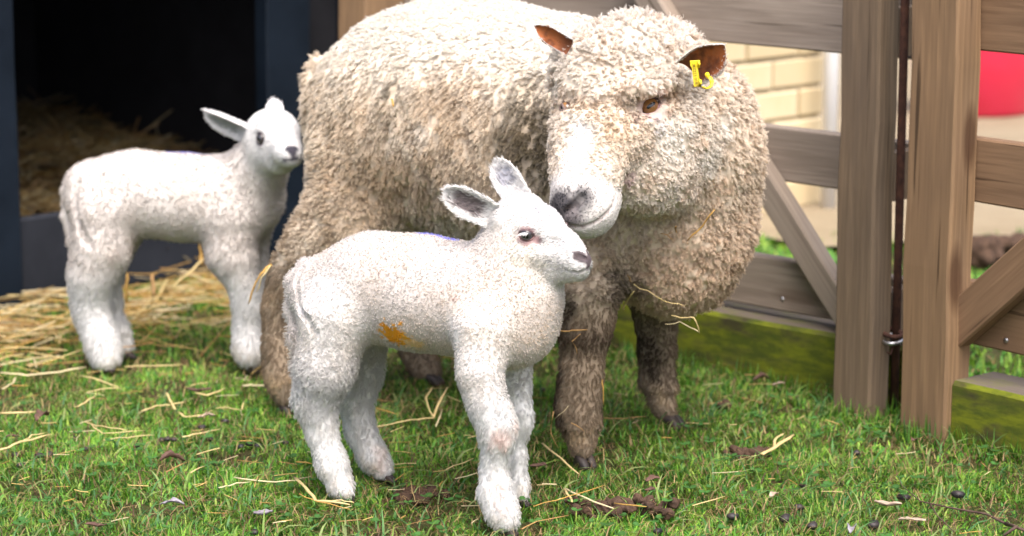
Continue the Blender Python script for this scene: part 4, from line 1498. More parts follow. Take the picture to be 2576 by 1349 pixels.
# ================================================================== near lamb
def near_lamb():
    S = Shape()
    D0 = 3.45
    T = lambda x, y, r, D: (P(629 + .7201 * x, 377 + .7201 * y, D), M(r * .7201, D))
    Z = lambda x, y, r, D: (P(1069 + .2797 * x, 377 + .2797 * y, D), M(r * .2797, D))
    S.chain([T(268, 500, 142, 3.53), T(430, 480, 184, 3.50), T(600, 500, 196, 3.46), T(790, 530, 192, 3.42), T(885, 575, 176, 3.385)], .03, 'torso')
    S.chain([T(880, 560, 185, 3.39), T(925, 400, 135, 3.40), T(925, 310, 118, 3.40)], .03, 'neck')
    S.chain([T(925, 560, 138, 3.38), T(930, 635, 112, 3.375)], .03, 'neck')
    S.chain([T(945, 430, 120, 3.385), T(970, 505, 100, 3.375), T(962, 595, 98, 3.375)], .03, 'neck')
    # hind legs: thigh, hock set back, shank
    S.chain([T(300, 590, 150, 3.47), T(262, 760, 104, 3.46), T(228, 880, 78, 3.47), T(250, 985, 58, 3.465), T(286, 1100, 58, 3.455), T(318, 1178, 52, 3.45)], .022, 'leg')
    S.chain([T(318, 1178, 52, 3.45), T(330, 1192, 44, 3.43)], .01, 'leg')
    S.chain([T(400, 600, 110, 3.57), T(390, 780, 72, 3.58), T(368, 880, 62, 3.58), T(385, 980, 56, 3.575), T(430, 1075, 56, 3.565), T(462, 1122, 46, 3.56)], .022, 'leg')
    # front legs
    S.chain([T(810, 640, 120, 3.33), T(802, 780, 84, 3.31), T(830, 890, 72, 3.30), T(864, 965, 70, 3.295), T(862, 1020, 60, 3.295), T(852, 1110, 50, 3.30), T(858, 1200, 66, 3.295), T(884, 1275, 60, 3.28), T(896, 1300, 48, 3.275)], .02, 'leg')
    S.chain([T(910, 680, 100, 3.44), T(918, 820, 64, 3.44), T(940, 915, 48, 3.43), T(942, 960, 42, 3.43), T(934, 1080, 36, 3.435), T(940, 1175, 38, 3.43), T(950, 1212, 32, 3.42)], .02, 'leg')
    # tail
    S.chain([T(190, 400, 30, 3.56), T(150, 460, 30, 3.55), T(143, 560, 28, 3.54), T(165, 660, 34, 3.52), T(185, 760, 40, 3.51), T(190, 830, 30, 3.51)], .012, 'tail')
    # head
    S.chain([Z(880, 660, 285, 3.40), Z(980, 700, 245, 3.385)], .02, 'head')
    S.chain([Z(905, 880, 270, 3.39), Z(1050, 985, 234, 3.375)], .02, 'head')
    S.chain([Z(1060, 800, 235, 3.375), Z(1230, 915, 180, 3.35), Z(1345, 1000, 142, 3.335)], .02, 'head')
    S.chain([Z(1345, 1005, 138, 3.335), Z(1392, 1030, 118, 3.33)], .01, 'muzzle')
    S.chain([Z(1200, 1075, 142, 3.35), Z(1370, 1100, 88, 3.335)], .012, 'muzzle')
    for x, y, r_, ins in ((900, 690, .013, .0095), (1000, 700, .011, .0085), (870, 930, .020, .0165), (1000, 960, .018, .0150), (640, 600, .016, .011)):
        h = S.hit(1069 + .2797 * x, 377 + .2797 * y)
        S.chain([(h[0] - h[1] * ins, r_)], .010, 'head')
    h = S.hit(1069 + .2797 * 1110, 377 + .2797 * 840)
    S.ell(h[0] + h[1] * .004, np.eye(3), (.020, .012, .010), .010, 'head', True)
    cran, tipz = Z(880, 660, 285, 3.40)[0], Z(1392, 1030, 118, 3.33)[0]
    fwd = nrm(tipz - cran); lat = nrm(np.cross((0, 0, 1), fwd)); 
    zx = lambda x, y: (1069 + .2797 * x, 377 + .2797 * y)
    eye = add_eye(S, *zx(905, 775), .0108, .0112, .0068, np.array((0, 0, 1.)), -.12)
    noseP, noseN = S.hit(*zx(1420, 965))
    noseB, _ = S.hit(*zx(1375, 945))
    nose2, _ = S.hit(*zx(1478, 990))
    mo = [S.hit(*zx(*q)) for q in ((1240, 1075), (1300, 1100), (1380, 1110), (1440, 1095), (1480, 1070))]
    mo = [m[0] for m in mo if m]
    mo2 = [m - 2 * lat * ((m - cran) @ lat) for m in mo]
    corner, _ = S.hit(*zx(1015, 815))
    brow, _ = S.hit(*zx(1080, 500))
    eye2 = mirror_eye(eye, cran, lat)
    carve_eye(S, eye); carve_eye(S, eye2)
    S.chain([(noseB, .0022), (noseP, .0032), (.5 * noseP + .5 * nose2 - noseN * .001, .0024)], .002, 'muzzle', True)
    nb2 = [q - 2 * lat * ((q - cran) @ lat) for q in (noseB, noseP)]
    S.chain([(nb2[0], .0022), (nb2[1], .003)], .002, 'muzzle', True)
    S.chain([(m, .0013) for m in mo], .0015, 'muzzle', True)
    S.chain([(m, .0013) for m in mo2], .0015, 'muzzle', True)
    cr = [S.hit(*q) for q in ((756, 672), (740, 708), (742, 758), (765, 803), (790, 842))]
    S.chain([(h[0] + h[1] * .0018, .0042) for h in cr if h], .006, 'tail', True)
    V, F, N = S.mesh(.0023)
    d, gd = S(V, True)
    w = softw(gd, .006)
    V = V - N * (.0035 * (w['torso'] + w['neck'] + w['tail']) + .0055 * w['leg'] + .0018 * (w['head'] + w['muzzle']))[:, None]
    wl = w['leg']; wh = w['head'] + w['muzzle']; wt = w['torso'] + w['neck'] + w['tail']
    z = V[:, 2]
    low = (1 - sstep(.13, .22, z)) * wl + 0
    thighback = sstep(.10, .14, z) * (1 - sstep(.18, .25, z)) * (V[:, 0] < -.16) 
    # pebbled fleece in the body surface itself
    wo = worley(V, 215, 3)
    V = V + N * ((.0012 * (1 - wo) + .001 * fbm(V, 60, 4)) * (1 - wh) * (1 - low))[:, None]
    V = V + N * (.0022 * fbm(V * (1, 1, .45), 120, 8, 2) * low)[:, None]
    # colours of wool
    white = np.array((.68, .65, .63), np.float32)
    n1 = fbm(V, 25, 21)
    col = np.repeat(white[None], len(V), 0)
    cream = sstep(-.2, .7, n1) * .35 + .45 * blob(V, T(960, 560, 1, 3.3)[0], .09, .5) + .35 * blob(V, P(1150, 850, 3.4), .07, .6)
    col = mixc(col, (.70, .58, .45), np.clip(cream, 0, 1) * (1 - low))
    col = mixc(col, (.70, .70, .70), np.clip(low * 1.0 + wl * .4 + wh * .85, 0, 1))
    col = mixc(col, (.72, .66, .54), wh * (.5 * blob(V, Z(760, 900, 1, 3.34)[0], .035, .6) + .35 * blob(V, Z(950, 1120, 1, 3.34)[0], .03, .6)))
    col = mixc(col, (.66, .60, .52), wl * sstep(.0, .5, fbm(V * (1, 1, .3), 120, 99, 2)) * .18)
    belly = S.hit(629 + .7201 * 500, 377 + .7201 * 655)
    if belly:
        col = mixc(col, (.76, .36, .015), .98 * blob(V, belly[0], .023, .2, .6, 7, 170))
        col = mixc(col, (.78, .50, .12), .6 * blob(V, belly[0] + (.028, .0, -.012), .018, .5, .35, 9, 120))
    col = mixc(col, (.20, .22, .72), .85 * seg_blob(V, [P(1070, 592, 3.475), P(1135, 604, 3.455)], .0105, .5, .6, 11, 80))
    for px, py, r in ((1140, 748, .006), (1110, 735, .0035), (1128, 742, .003), (950, 690, .004), (1010, 660, .003), (1210, 760, .003)):
        h = S.hit(px, py)
        if h: col = mixc(col, (.30, .16, .12), .8 * blob(V, h[0], r, .5, .5, px, 300))
    knee, _ = S.hit(629 + .7201 * 888, 377 + .7201 * 1022)
    col = mixc(col, (.66, .50, .45), .75 * blob(V, knee, .019, .5, .3, 31))
    for x, y in ((865, 1180), (890, 1240), (470, 1060), (455, 1120), (945, 975)):
        h = S.hit(629 + .7201 * x, 377 + .7201 * y)
        if h: col = mixc(col, (.74, .60, .55), .5 * blob(V, h[0], .014, .6, .35, x))
    col = mixc(col, (.62, .54, .44), (1 - sstep(.02, .06, z)) * .45 * sstep(-.3, .5, fbm(V, 70, 40)))
    hcol = col.copy()
    # skin marks on the head
    hcol = mixc(hcol, (.50, .47, .44), wh * sstep(.0, .5, fbm(V, 190, 61, 3)) * .5)
    fre = sstep(.42, .62, vnoise(V, 420, 60)) * (.55 * blob(V, brow, .035, .5) + .5 * blob(V, Z(1280, 820, 1, 3.3)[0], .04, .5) + .3 * wh)
    hcol = mixc(hcol, (.32, .31, .36), fre * wh * .8)
    grey = .35 * blob(V, brow, .028, .6) + .2 * blob(V, Z(1330, 800, 1, 3.3)[0], .022, .6)
    hcol = mixc(hcol, (.55, .54, .60), grey * wh)
    eyer = np.maximum(blob(V, eye['p'], .0145, .28, .12, 3, 200), seg_blob(V, [eye['p'], corner], .0065, .45))
    eyer = np.maximum(eyer, blob(V, eye2['p'], .0145, .28, .12, 3, 200))
    hcol = mixc(hcol, (.26, .14, .15), eyer * .92)
    hcol = mixc(hcol, (.05, .04, .05), .85 * blob(V, corner + (.004, 0, -.001), .0045, .5, .3))
    ner = np.maximum(seg_blob(V, [noseB, noseP, nose2], .0085, .3), seg_blob(V, [nose2, mo[-1]], .0045, .4))
    ner2 = V - 2 * lat * ((V - cran) @ lat)[:, None]
    ner = np.maximum(ner, seg_blob(ner2, [noseB, noseP, nose2], .0078, .3))
    nose_in = np.maximum(seg_blob(V, [noseB, noseP], .0036, .4), seg_blob(ner2, [noseB, noseP], .0036, .4))
    hcol = mixc(hcol, (.06, .045, .055), ner * .97)
    hcol = mixc(hcol, (.03, .02, .02), nose_in)
    lip = np.maximum(seg_blob(V, mo, .0028, .5), seg_blob(V, mo2, .0028, .5))
    hcol = mixc(hcol, (.09, .07, .09), lip * .97)
    col2 = mixc(hcol * .96, (.50, .45, .42), (wt * (1 - sstep(.3, .6, np.linalg.norm(V - P(1105, 603, 3.45), axis=1) * 0 + ((hcol[:, 2] > hcol[:, 0] * 1.3) | (hcol[:, 2] < hcol[:, 0] * .5))))) * .75)
    naked = np.clip(eyer * 1.2 + ner + lip, 0, 1)
    # fibre fields
    back = nrm((-.8, .35, -.5))
    comb = np.tile(np.array((-.25, 0, -1.), np.float32), (len(V), 1))
    comb = comb * (1 - wh[:, None]) + (-fwd * .8 + np.array((0, 0, -.45)))[None] * wh[:, None]
    L = .0034 * wt + (.0042 + .0028 * (1 - sstep(.16, .25, z))) * wl + .0045 * wh
    L = L + thighback * .003 + low * .0
    L = np.where((gd['tail'] < gd['torso']) & (gd['tail'] < gd['leg']), np.where(z > .25, .004, .007), L)
    shag = np.clip(thighback + low, 0, 1)
    B = Build()
    ht = sstep(.5, .9, wt)
    B.add(V, F, N, col=col2, hcol=hcol, comb=comb,
          dens=(135000 * wt + (130000 - 60000 * low) * wl + 180000 * wh) * (1 - naked) * sstep(.004, .02, z),
          len=L, lock=.0012 * (1 - wh) + .0008 * wh + .0012 * low, curl=(.0007 * wt + .0009 * wl * (1 - low) + .0012 * thighback + .0004 * low) * (1 - wh),
          turns=1.3, rad=.00019, clump=.6 * wt + .45 * wl + .3 * wh + .3 * low,
          lift=np.clip(.9 * wt + .6 * wl * (1 - low) + .32 * low + .28 * wh, .1, 1), wav=1.4 * wt + .35 * wl + .12 * wh)
    # ears
    def ear(b, t, f, w, cup, dark, L=.007, lo=.12, **kw):
        v, fa, n, inner, rim, uu, ww = ear_mesh(b, t, f, w, cup, .0032, **kw)
        c = np.repeat(np.array([(.88, .87, .86)], np.float32), len(v), 0)
        rim = np.maximum(sstep(.50, .72, np.abs(ww)), sstep(.72, .88, uu))
        inn = inner * (1 - rim) * sstep(lo, lo + .18, uu)
        c = mixc(c, dark, inn * .9)
        n_ = n.copy()
        ax = nrm(np.array(t) - b)
        B.add(v, fa, n, col=c, hcol=mixc(c, (.5, .46, .46), inn * .4), comb=np.tile(ax, (len(v), 1)) * 1.0 + n_ * .0 + np.array((0, 0, .0)), dens=230000 * (1 - inn * .86), len=L * (1 + inn * .5), lock=.0006, lift=.3, wav=.35, clump=.1, rad=.00017)
    ear(Z(640, 590, 1, 3.385)[0], Z(165, 365, 1, 3.40)[0], (.25, -1, -.25), M(140 * .2797, 3.4), .5, (.09, .06, .065), basew=.85, tipround=.55)
    ear(Z(880, 470, 1, 3.42)[0], Z(640, 95, 1, 3.44)[0], (-.5, -1, .15), M(140 * .2797, 3.42), .35, (.42, .43, .50), lo=.35, basew=.9, tipround=.45)
    for e in (eye, eye2):
        v, fa, n = ring_mesh(e['p'] - e['n'] * .0012, e['n'], e['up'], e['a'], e['b'], .0017, e['r'] * 1.3, tilt=e['tilt'])
        top = (v - e['p']) @ np.cross(e['n'], np.cross(e['up'], e['n'])) > 0
        c = np.where(top[:, None], (.10, .07, .08), (.30, .17, .17))
        B.add(v, fa, n, col=c, comb=(0, 0, 1), dens=0)
    root = bpy.data.objects.new('lamb', None)
    link(root)
    tag(root, 'white lamb in front, the ewe nose touching its brow, yellow stain under its belly', 'lamb', 'young white lambs')
    body_obj(B, root)
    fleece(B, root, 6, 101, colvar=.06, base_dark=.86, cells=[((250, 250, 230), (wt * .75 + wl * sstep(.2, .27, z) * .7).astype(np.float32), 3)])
    for e in (eye, eye2):
        ball_part('eye', e['p'] - e['n'] * e['r'] * .82, e['n'], e['up'], e['r'], MT_eye_lamb, root, e['tilt'])
    # white upper lashes
    lashes = []
    n = nrm(eye['n']); e1 = nrm(np.cross(eye['up'], n)); e2 = np.cross(n, e1)
    for i in range(46):
        tt = -1.0 + 1.5 * i / 46
        b = eye['p'] + e1 * eye['a'] * tt * .9 + e2 * eye['b'] * (1 - tt * tt) ** .5 * .8 + n * .002
        tip = b + n * .006 + e2 * (-.004 + .002 * random.random()) + e1 * (-.005 + .002 * random.random())
        lashes.append([b, (b + tip) / 2 + n * .0015, tip])
    lo = hair_obj('eyelashes', np.array(lashes), np.array((.0002, .00016, .00006)), np.full((len(lashes), 3), .75, np.float32), MT_wool, root)
    hd = (.8, -.35)
    for x, y, D, s in ((345, 1200, 3.445, .012), (488, 1140, 3.55, .0115), (905, 1312, 3.272, .014), (953, 1225, 3.42, .012)):
        c = T(x, y, 1, D)[0]; c[2] = 0.0
        hoof_part(c + np.array((0, 0, .001)), hd, s, MT_hoof, root)
    return root, S

MT_eye_lamb = mat_eye('lamb_eye', (.03, .035, .05), (.05, .04, .035), slot=(.42, .26), iris_r=.85)
MT_eye_ewe = mat_eye('ewe_eye', (.30, .15, .045), (.19, .085, .03), slot=(.52, .17), iris_r=.92)

# ================================================================== lamb by the shed
def far_lamb():
    S = Shape()
    T = lambda x, y, r, D: (P(.6059 * x, .6059 * y, D), M(r * .6059, D))
    U = lambda x, y, r, D: (P(.534 * x, 629 + .534 * y, D), M(r * .534, D))
    Z = lambda x, y, r, D: (P(471.7 + .2331 * x, 220.1 + .2331 * y, D), M(r * .2331, D))
    S.chain([T(405, 800, 146, 4.37), T(560, 805, 172, 4.37), T(760, 820, 172, 4.37), T(940, 830, 172, 4.37), T(1010, 830, 168, 4.37)], .03, 'torso')
    S.chain([T(1020, 790, 150, 4.37), T(1080, 680, 112, 4.34), T(1110, 610, 90, 4.32)], .03, 'neck')
    S.chain([T(430, 900, 140, 4.33), T(420, 1040, 120, 4.32), U(430, 130, 108, 4.315), U(418, 230, 84, 4.32), U(430, 310, 78, 4.32), U(470, 410, 78, 4.31), U(495, 490, 76, 4.30), U(500, 520, 62, 4.29)], .025, 'leg')
    S.chain([T(500, 950, 110, 4.43), U(500, 100, 80, 4.43), U(520, 240, 52, 4.42), U(570, 380, 42, 4.41), U(600, 460, 42, 4.40)], .025, 'leg')
    S.chain([T(960, 930, 125, 4.33), T(960, 1060, 100, 4.32), U(1110, 60, 88, 4.315), U(1150, 170, 70, 4.31), U(1165, 270, 68, 4.31), U(1165, 380, 64, 4.31), U(1175, 470, 76, 4.30), U(1180, 500, 66, 4.29)], .025, 'leg')
    S.chain([T(1040, 930, 110, 4.42), U(1195, 60, 62, 4.41), U(1205, 200, 46, 4.40), U(1200, 330, 44, 4.40), U(1205, 450, 46, 4.39)], .025, 'leg')
    S.chain([T(300, 730, 30, 4.38), T(275, 800, 24, 4.37), T(276, 900, 26, 4.36), T(310, 1010, 34, 4.35), T(328, 1080, 34, 4.35)], .01, 'tail')
    S.chain([Z(890, 500, 275, 4.31), Z(960, 480, 250, 4.29)], .02, 'head')
    S.chain([Z(900, 680, 235, 4.30), Z(1000, 760, 190, 4.26)], .02, 'head')
    S.chain([Z(1010, 560, 205, 4.27), Z(1080, 690, 165, 4.225)], .02, 'head')
    S.chain([Z(1080, 700, 160, 4.22), Z(1120, 745, 132, 4.20)], .012, 'muzzle')
    S.chain([Z(945, 330, 95, 4.33), Z(938, 290, 90, 4.33)], .012, 'head')
    cran = Z(925, 490, 1, 4.30)[0]; tipz = Z(1120, 720, 1, 4.20)[0]
    fwd = nrm(tipz - cran); lat = nrm(np.cross((0, 0, 1), fwd))
    zx = lambda x, y: (471.7 + .2331 * x, 220.1 + .2331 * y)
    eye = add_eye(S, *zx(765, 555), .0115, .0125, .0105, np.array((0, 0, 1.)), -.3)
    nA = S.hit(*zx(1085, 650))[0]; nB = S.hit(*zx(1165, 650))[0]; nC = S.hit(*zx(1130, 690))[0]; nD = S.hit(*zx(1150, 770))[0]
    mo = [S.hit(*zx(*q)) for q in ((1020, 790), (1090, 785), (1160, 780), (1200, 760))]
    mo = [m[0] for m in mo if m]
    eye2 = mirror_eye(eye, cran, lat)
    carve_eye(S, eye); carve_eye(S, eye2)
    cr = [S.hit(.6059 * x, .6059 * y) for x, y in ((318, 760), (302, 800), (300, 860), (325, 950), (365, 1020))]
    S.chain([(h[0] + h[1] * .001, .006) for h in cr if h], .008, 'tail', True)
    V, F, N = S.mesh(.0034)
    d, gd = S(V, True)
    w = softw(gd, .007)
    V = V - N * (.0035 * (w['torso'] + w['neck'] + w['tail']) + .0055 * w['leg'] + .0018 * (w['head'] + w['muzzle']))[:, None]
    wl = w['leg']; wh = w['head'] + w['muzzle']; wt = w['torso'] + w['neck'] + w['tail']
    z = V[:, 2]
    low = (1 - sstep(.13, .22, z)) * wl
    V = V + N * ((.0016 * (1 - worley(V, 170, 3)) + .0015 * fbm(V, 55, 4)) * (1 - wh) * (1 - low))[:, None]
    col = np.repeat(np.array([(.66, .63, .61)], np.float32), len(V), 0)
    col = mixc(col, (.60, .53, .47), (sstep(-.2, .7, fbm(V, 22, 21)) * .4 + .25) * (1 - low) * (1 - wh))
    col = mixc(col, (.74, .74, .74), np.clip(low + wh * .9, 0, 1))
    col = mixc(col, (.20, .22, .72), .85 * seg_blob(V, [P(440, 384, 4.39), P(500, 392, 4.39)], .014, .5, .5, 11, 80))
    h = S.hit(280, 905)
    col = mixc(col, (.70, .62, .50), (1 - sstep(.02, .07, z)) * .5 * sstep(-.4, .5, fbm(V, 60, 40)))
    navel = T(655, 1015, 1, 4.3)[0]
    col = mixc(col, (.45, .32, .2), .6 * blob(V, navel, .02, .6))
    hcol = col.copy()
    eyer = np.maximum(blob(V, eye['p'], .014, .3, .1), blob(V, eye2['p'], .014, .3, .1))
    hcol = mixc(hcol, (.16, .13, .16), eyer * .9)
    ner = np.maximum.reduce([seg_blob(V, [nA, nB], .0075, .3), blob(V, nC, .009, .3), seg_blob(V, [nC, nD], .0035, .5)])
    hcol = mixc(hcol, (.04, .04, .06), ner)
    lip = seg_blob(V, mo, .0035, .5)
    hcol = mixc(hcol, (.06, .06, .08), lip)
    naked = np.clip(eyer + ner + lip, 0, 1)
    comb = np.tile(np.array((-.25, 0, -1.), np.float32), (len(V), 1))
    comb = comb * (1 - wh[:, None]) + (-fwd * .8 + np.array((0, 0, -.45)))[None] * wh[:, None]
    B = Build()
    B.add(V, F, N, col=hcol * .96, hcol=hcol, comb=comb,
          dens=(50000 * wt + 60000 * wl + 80000 * wh) * (1 - naked) * sstep(.004, .02, z),
          len=.0045 * wt + (.0065 + .002 * low) * wl + .0045 * wh, lock=.0022 * (1 - wh) + .001 * wh, curl=.0012 * (1 - wh) * (1 - low * .6),
          turns=1.2, rad=.00026, clump=.5 * (1 - wh) + .2,
          lift=np.clip(.7 * wt + .5 * wl * (1 - low) + .3 * low + .2 * wh, .1, 1), wav=1.3 * wt + .35 * wl + .12 * wh)
    def ear(b, t, f, w, cup, dark, **kw):
        v, fa, n, inner, rim, uu, ww = ear_mesh(b, t, f, w, cup, .003, **kw)
        c = np.repeat(np.array([(.88, .87, .88)], np.float32), len(v), 0)
        inn = inner * (1 - rim) * sstep(.15, .3, uu)
        c = mixc(c, dark, inn * .9)
        B.add(v, fa, n, col=c, hcol=c, comb=np.tile(nrm(np.array(t) - b), (len(v), 1)), dens=110000 * (1 - inn * .8), len=.006, lock=.0008, lift=.25, wav=.3, clump=.1, rad=.00022)
    ear(Z(700, 460, 1, 4.32)[0], Z(185, 215, 1, 4.33)[0], (.25, -.8, -.9), M(140 * .2331, 4.3), .8, (.26, .28, .27), basew=1.0, tipround=.8, bend=.06)
    ear(Z(948, 330, 1, 4.325)[0], Z(930, 122, 1, 4.345)[0], (.15, -1, -.1), M(98 * .2331, 4.3), -.35, (.7, .66, .66), basew=1.0, tipround=.5)
    for e in (eye, eye2):
        v, fa, n = ring_mesh(e['p'] - e['n'] * .001, e['n'], e['up'], e['a'], e['b'], .0018, e['r'] * 1.3, tilt=e['tilt'])
        B.add(v, fa, n, col=(.10, .08, .10), comb=(0, 0, 1), dens=0)
    root = bpy.data.objects.new('lamb', None)
    link(root)
    tag(root, 'white lamb standing by the dark shed behind the ewe, looking out past her rump', 'lamb', 'young white lambs')
    body_obj(B, root)
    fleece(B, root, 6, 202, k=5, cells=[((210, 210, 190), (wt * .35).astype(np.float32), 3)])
    for e in (eye, eye2):
        ball_part('eye', e['p'] - e['n'] * e['r'] * .8, e['n'], e['up'], e['r'], MT_eye_lamb, root, e['tilt'])
    for (x, y, D, s) in ((505, 535, 4.285, .015), (612, 475, 4.395, .013), (1190, 515, 4.285, .015), (1212, 470, 4.385, .012)):
        c = U(x, y, 1, D)[0]; c[2] = 0.001
        hoof_part(c, (1, -.1), s, MT_hoof, root)
    return root, S

# ================================================================== ewe
def ewe():
    S = Shape()
    Q = lambda x, y, r, D: (P(x, y, D), M(r, D))
    C3 = lambda x, y, r, D: (P(1258 + .6062 * x, .6062 * y, D), M(r * .6062, D))
    U = lambda x, y, r, D: (P(1258 + .5339 * x, 629 + .5339 * y, D), M(r * .5339, D))
    Z = lambda x, y, r, D: (P(1321 + .4195 * x, .4195 * y, D), M(r * .4195, D))
    # trunk
    S.chain([Q(1035, 290, 250, 4.08), Q(1120, 292, 284, 4.04), Q(1250, 312, 290, 3.97), Q(1400, 350, 292, 3.89), Q(1540, 400, 290, 3.82)], .05, 'torso')
    S.chain([Q(945, 300, 155, 4.13), Q(985, 380, 185, 4.07)], .06, 'torso')
    # chest and neck ruff
    S.chain([C3(752, 780, 312, 3.78), C3(732, 950, 298, 3.76), C3(712, 1045, 260, 3.76)], .05, 'ruff')
    S.chain([Q(1500, 420, 230, 3.80), C3(720, 560, 330, 3.74)], .05, 'ruff')
    S.chain([C3(755, 480, 262, 3.70), C3(782, 620, 278, 3.72)], .05, 'ruff')
    # near hind leg
    S.chain([Q(940, 440, 150, 4.00), Q(890, 560, 122, 3.99), Q(815, 640, 85, 3.99), Q(742, 705, 60, 4.00), Q(710, 780, 42, 4.00), Q(706, 880, 40, 3.99), Q(712, 960, 38, 3.98), Q(722, 1005, 34, 3.97)], .05, 'leg')
    # far hind leg
    S.chain([Q(1080, 560, 130, 4.24), Q(1050, 700, 70, 4.25), Q(1035, 790, 48, 4.25), Q(1040, 860, 42, 4.24), Q(1065, 920, 40, 4.22), Q(1085, 940, 34, 4.20)], .04, 'leg')
    # near front leg
    S.chain([U(420, 60, 190, 3.70), U(412, 220, 138, 3.68), U(405, 370, 114, 3.67), U(390, 450, 92, 3.67), U(380, 600, 96, 3.66), U(366, 740, 98, 3.655), U(378, 860, 90, 3.65), U(390, 945, 82, 3.64)], .025, 'leg')
    # far front leg
    S.chain([U(720, 180, 150, 3.90), U(735, 340, 88, 3.91), U(738, 480, 80, 3.91), U(742, 620, 76, 3.91), U(765, 720, 76, 3.90), U(795, 780, 62, 3.89)], .025, 'leg')
    # tail stump
    S.chain([Q(800, 165, 30, 4.22), Q(778, 205, 22, 4.21), Q(772, 250, 15, 4.20)], .012, 'tail')
    # head: woolly cap, face, cheek, muzzle
    S.chain([Z(425, 420, 262, 3.58), Z(620, 372, 262, 3.60), Z(860, 388, 238, 3.63)], .02, 'cap')
    S.chain([Z(690, 240, 108, 3.60), Z(830, 260, 105, 3.62)], .03, 'cap')
    S.chain([Z(480, 640, 300, 3.56), Z(430, 830, 262, 3.53), Z(370, 1010, 200, 3.49)], .03, 'face')
    S.chain([Z(345, 1080, 165, 3.475), Z(340, 1225, 160, 3.455), Z(355, 1245, 158, 3.452)], .03, 'muzzle')
    S.chain([Z(400, 1255, 138, 3.462), Z(440, 1200, 130, 3.475)], .02, 'muzzle')
    S.chain([Z(640, 720, 285, 3.585), Z(780, 820, 300, 3.615), Z(740, 960, 270, 3.60)], .045, 'cheek')
    S.chain([Z(630, 1050, 205, 3.57), Z(780, 1060, 205, 3.61)], .04, 'cheek')
    cran = Z(600, 420, 1, 3.62)[0]; tipz = Z(345, 1225, 1, 3.455)[0]
    fwd = nrm(tipz - cran)
    zx = lambda x, y: (1321 + .4195 * x, .4195 * y)
    eye = add_eye(S, *zx(755, 632), .0150, .0175, .0088, np.array((-.12, 0, 1.)), .50)
    # other eye sits on the far side of the bridge
    e2p, e2n = S.hit(*zx(205, 640))
    eye2 = dict(eye); eye2['p'] = e2p; eye2['n'] = nrm(e2n + np.array((-.5, 0, 0))); eye2['tilt'] = -.3
    # wool crease over the eyes and a hollow under the eye
    h1 = [S.hit(*zx(*q)) for q in ((230, 600), (380, 625), (520, 610), (650, 640), (700, 590), (840, 575), (950, 560))]
    S.chain([(h[0] + h[1] * .004, .0095) for h in h1], .010, 'cap', True)
    S.ell(eye['p'] + eye['n'] * .004, np.eye(3), (.021, .02, .015), .012, 'face', True)
    eye['p'], eye['n'] = S.hit(*zx(755, 632))
    bw = [S.hit(*zx(*q)) for q in ((630, 545), (725, 528), (800, 498), (880, 500))]
    S.chain([(h[0] + h[1] * .0, .0125) for h in bw], .008, 'cap')
    carve_eye(S, eye)
    # nostrils and mouth
    n1 = [S.hit(*zx(*q))[0] for q in ((345, 1185), (300, 1225), (250, 1262), (222, 1295))]
    S.chain([(n1[0], .0072), (n1[1], .0062), (n1[2], .0042), (n1[3], .0025)], .003, 'muzzle', True)
    n2 = [S.hit(*zx(*q)) for q in ((172, 1230), (195, 1280))]
    n2 = [q[0] for q in n2 if q]
    if len(n2) > 1: S.chain([(q, .003) for q in n2], .003, 'muzzle', True)
    mo = [S.hit(*zx(*q)) for q in ((545, 1190), (520, 1250), (470, 1300), (400, 1345), (320, 1365), (250, 1350))]
    mo = [m[0] for m in mo if m]
    S.chain([(m, .0024) for m in mo], .003, 'muzzle', True)
    V, F, N = S.mesh(.0036)
    d, gd = S(V, True)
    w = softw(gd, .010)
    V = V - N * (.009 * (1 - w['muzzle'] - w['face'] * .5 - w['cheek'] * .3) * (1 - .65 * w['leg'] * (V[:, 2] < .3) * (V[:, 2] > .06) * (V[:, 0] > -.1)))[:, None]
    V = V - N * (.003 * w['leg'] * (1 - sstep(.02, .08, V[:, 2])))[:, None]
    z = V[:, 2]
    wl = w['leg']; wtail = w['tail']
    wt = w['torso'] + w['ruff'] + wtail
    wcap, wch, wf, wm = w['cap'], w['cheek'], w['face'], w['muzzle']
    low = (1 - sstep(.23, .28, z)) * wl
    # bare short-haired bridge strip and muzzle
    br = [S.hit(*zx(*q))[0] for q in ((330, 800), (290, 950), (270, 1100))]
    bridge = np.maximum.reduce([seg_blob(V, [br[0], br[1], br[2]], .020, .6, .3, 5, 80) * (1 - wcap), sstep(.35, .75, wm)])
    sub = sstep(.35, .8, wm)
    short = np.clip(np.maximum(bridge, low * .85), 0, 1)
    woolly = (1 - short)
    # matted fleece relief
    Vs = V * (1, 1, .42)
    ridg = 1 - np.abs(fbm(Vs, 30, 5, 2)) * 2.4
    lump = fbm(V, 28, 9, 3)
    cell = 1 - worley(V * (1, 1, .75), 95, 12)
    cellb = 1 - worley(V, 75, 14)
    tz = wt * sstep(.3, .45, z)
    flank = w['torso'] * (1 - sstep(.55, .66, z))
    V = V + N * (woolly * (.006 * lump + .007 * ridg * flank + .006 * cell * (1 - flank * .4) + .007 * cellb * (wcap + w['ruff'] * .7 + .3 * wch)))[:, None]
    V = V + N * (low * (.002 * fbm(V * (1, 1, .4), 110, 30, 2)))[:, None]
    # colours
    n1_ = fbm(V, 9, 50, 3); n2_ = fbm(V, 30, 52, 3)
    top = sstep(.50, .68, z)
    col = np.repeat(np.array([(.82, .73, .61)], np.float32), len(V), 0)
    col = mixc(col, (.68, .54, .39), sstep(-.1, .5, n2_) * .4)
    col = mixc(col, (.86, .83, .77), np.clip(top * w['torso'] * 1.3 + .30 * sstep(0, .5, n1_), 0, 1) * (1 - wl))  # cleaner back, also whitened in colour to imitate strong light from above
    col = mixc(col, (.80, .69, .57), w['ruff'] * .5)
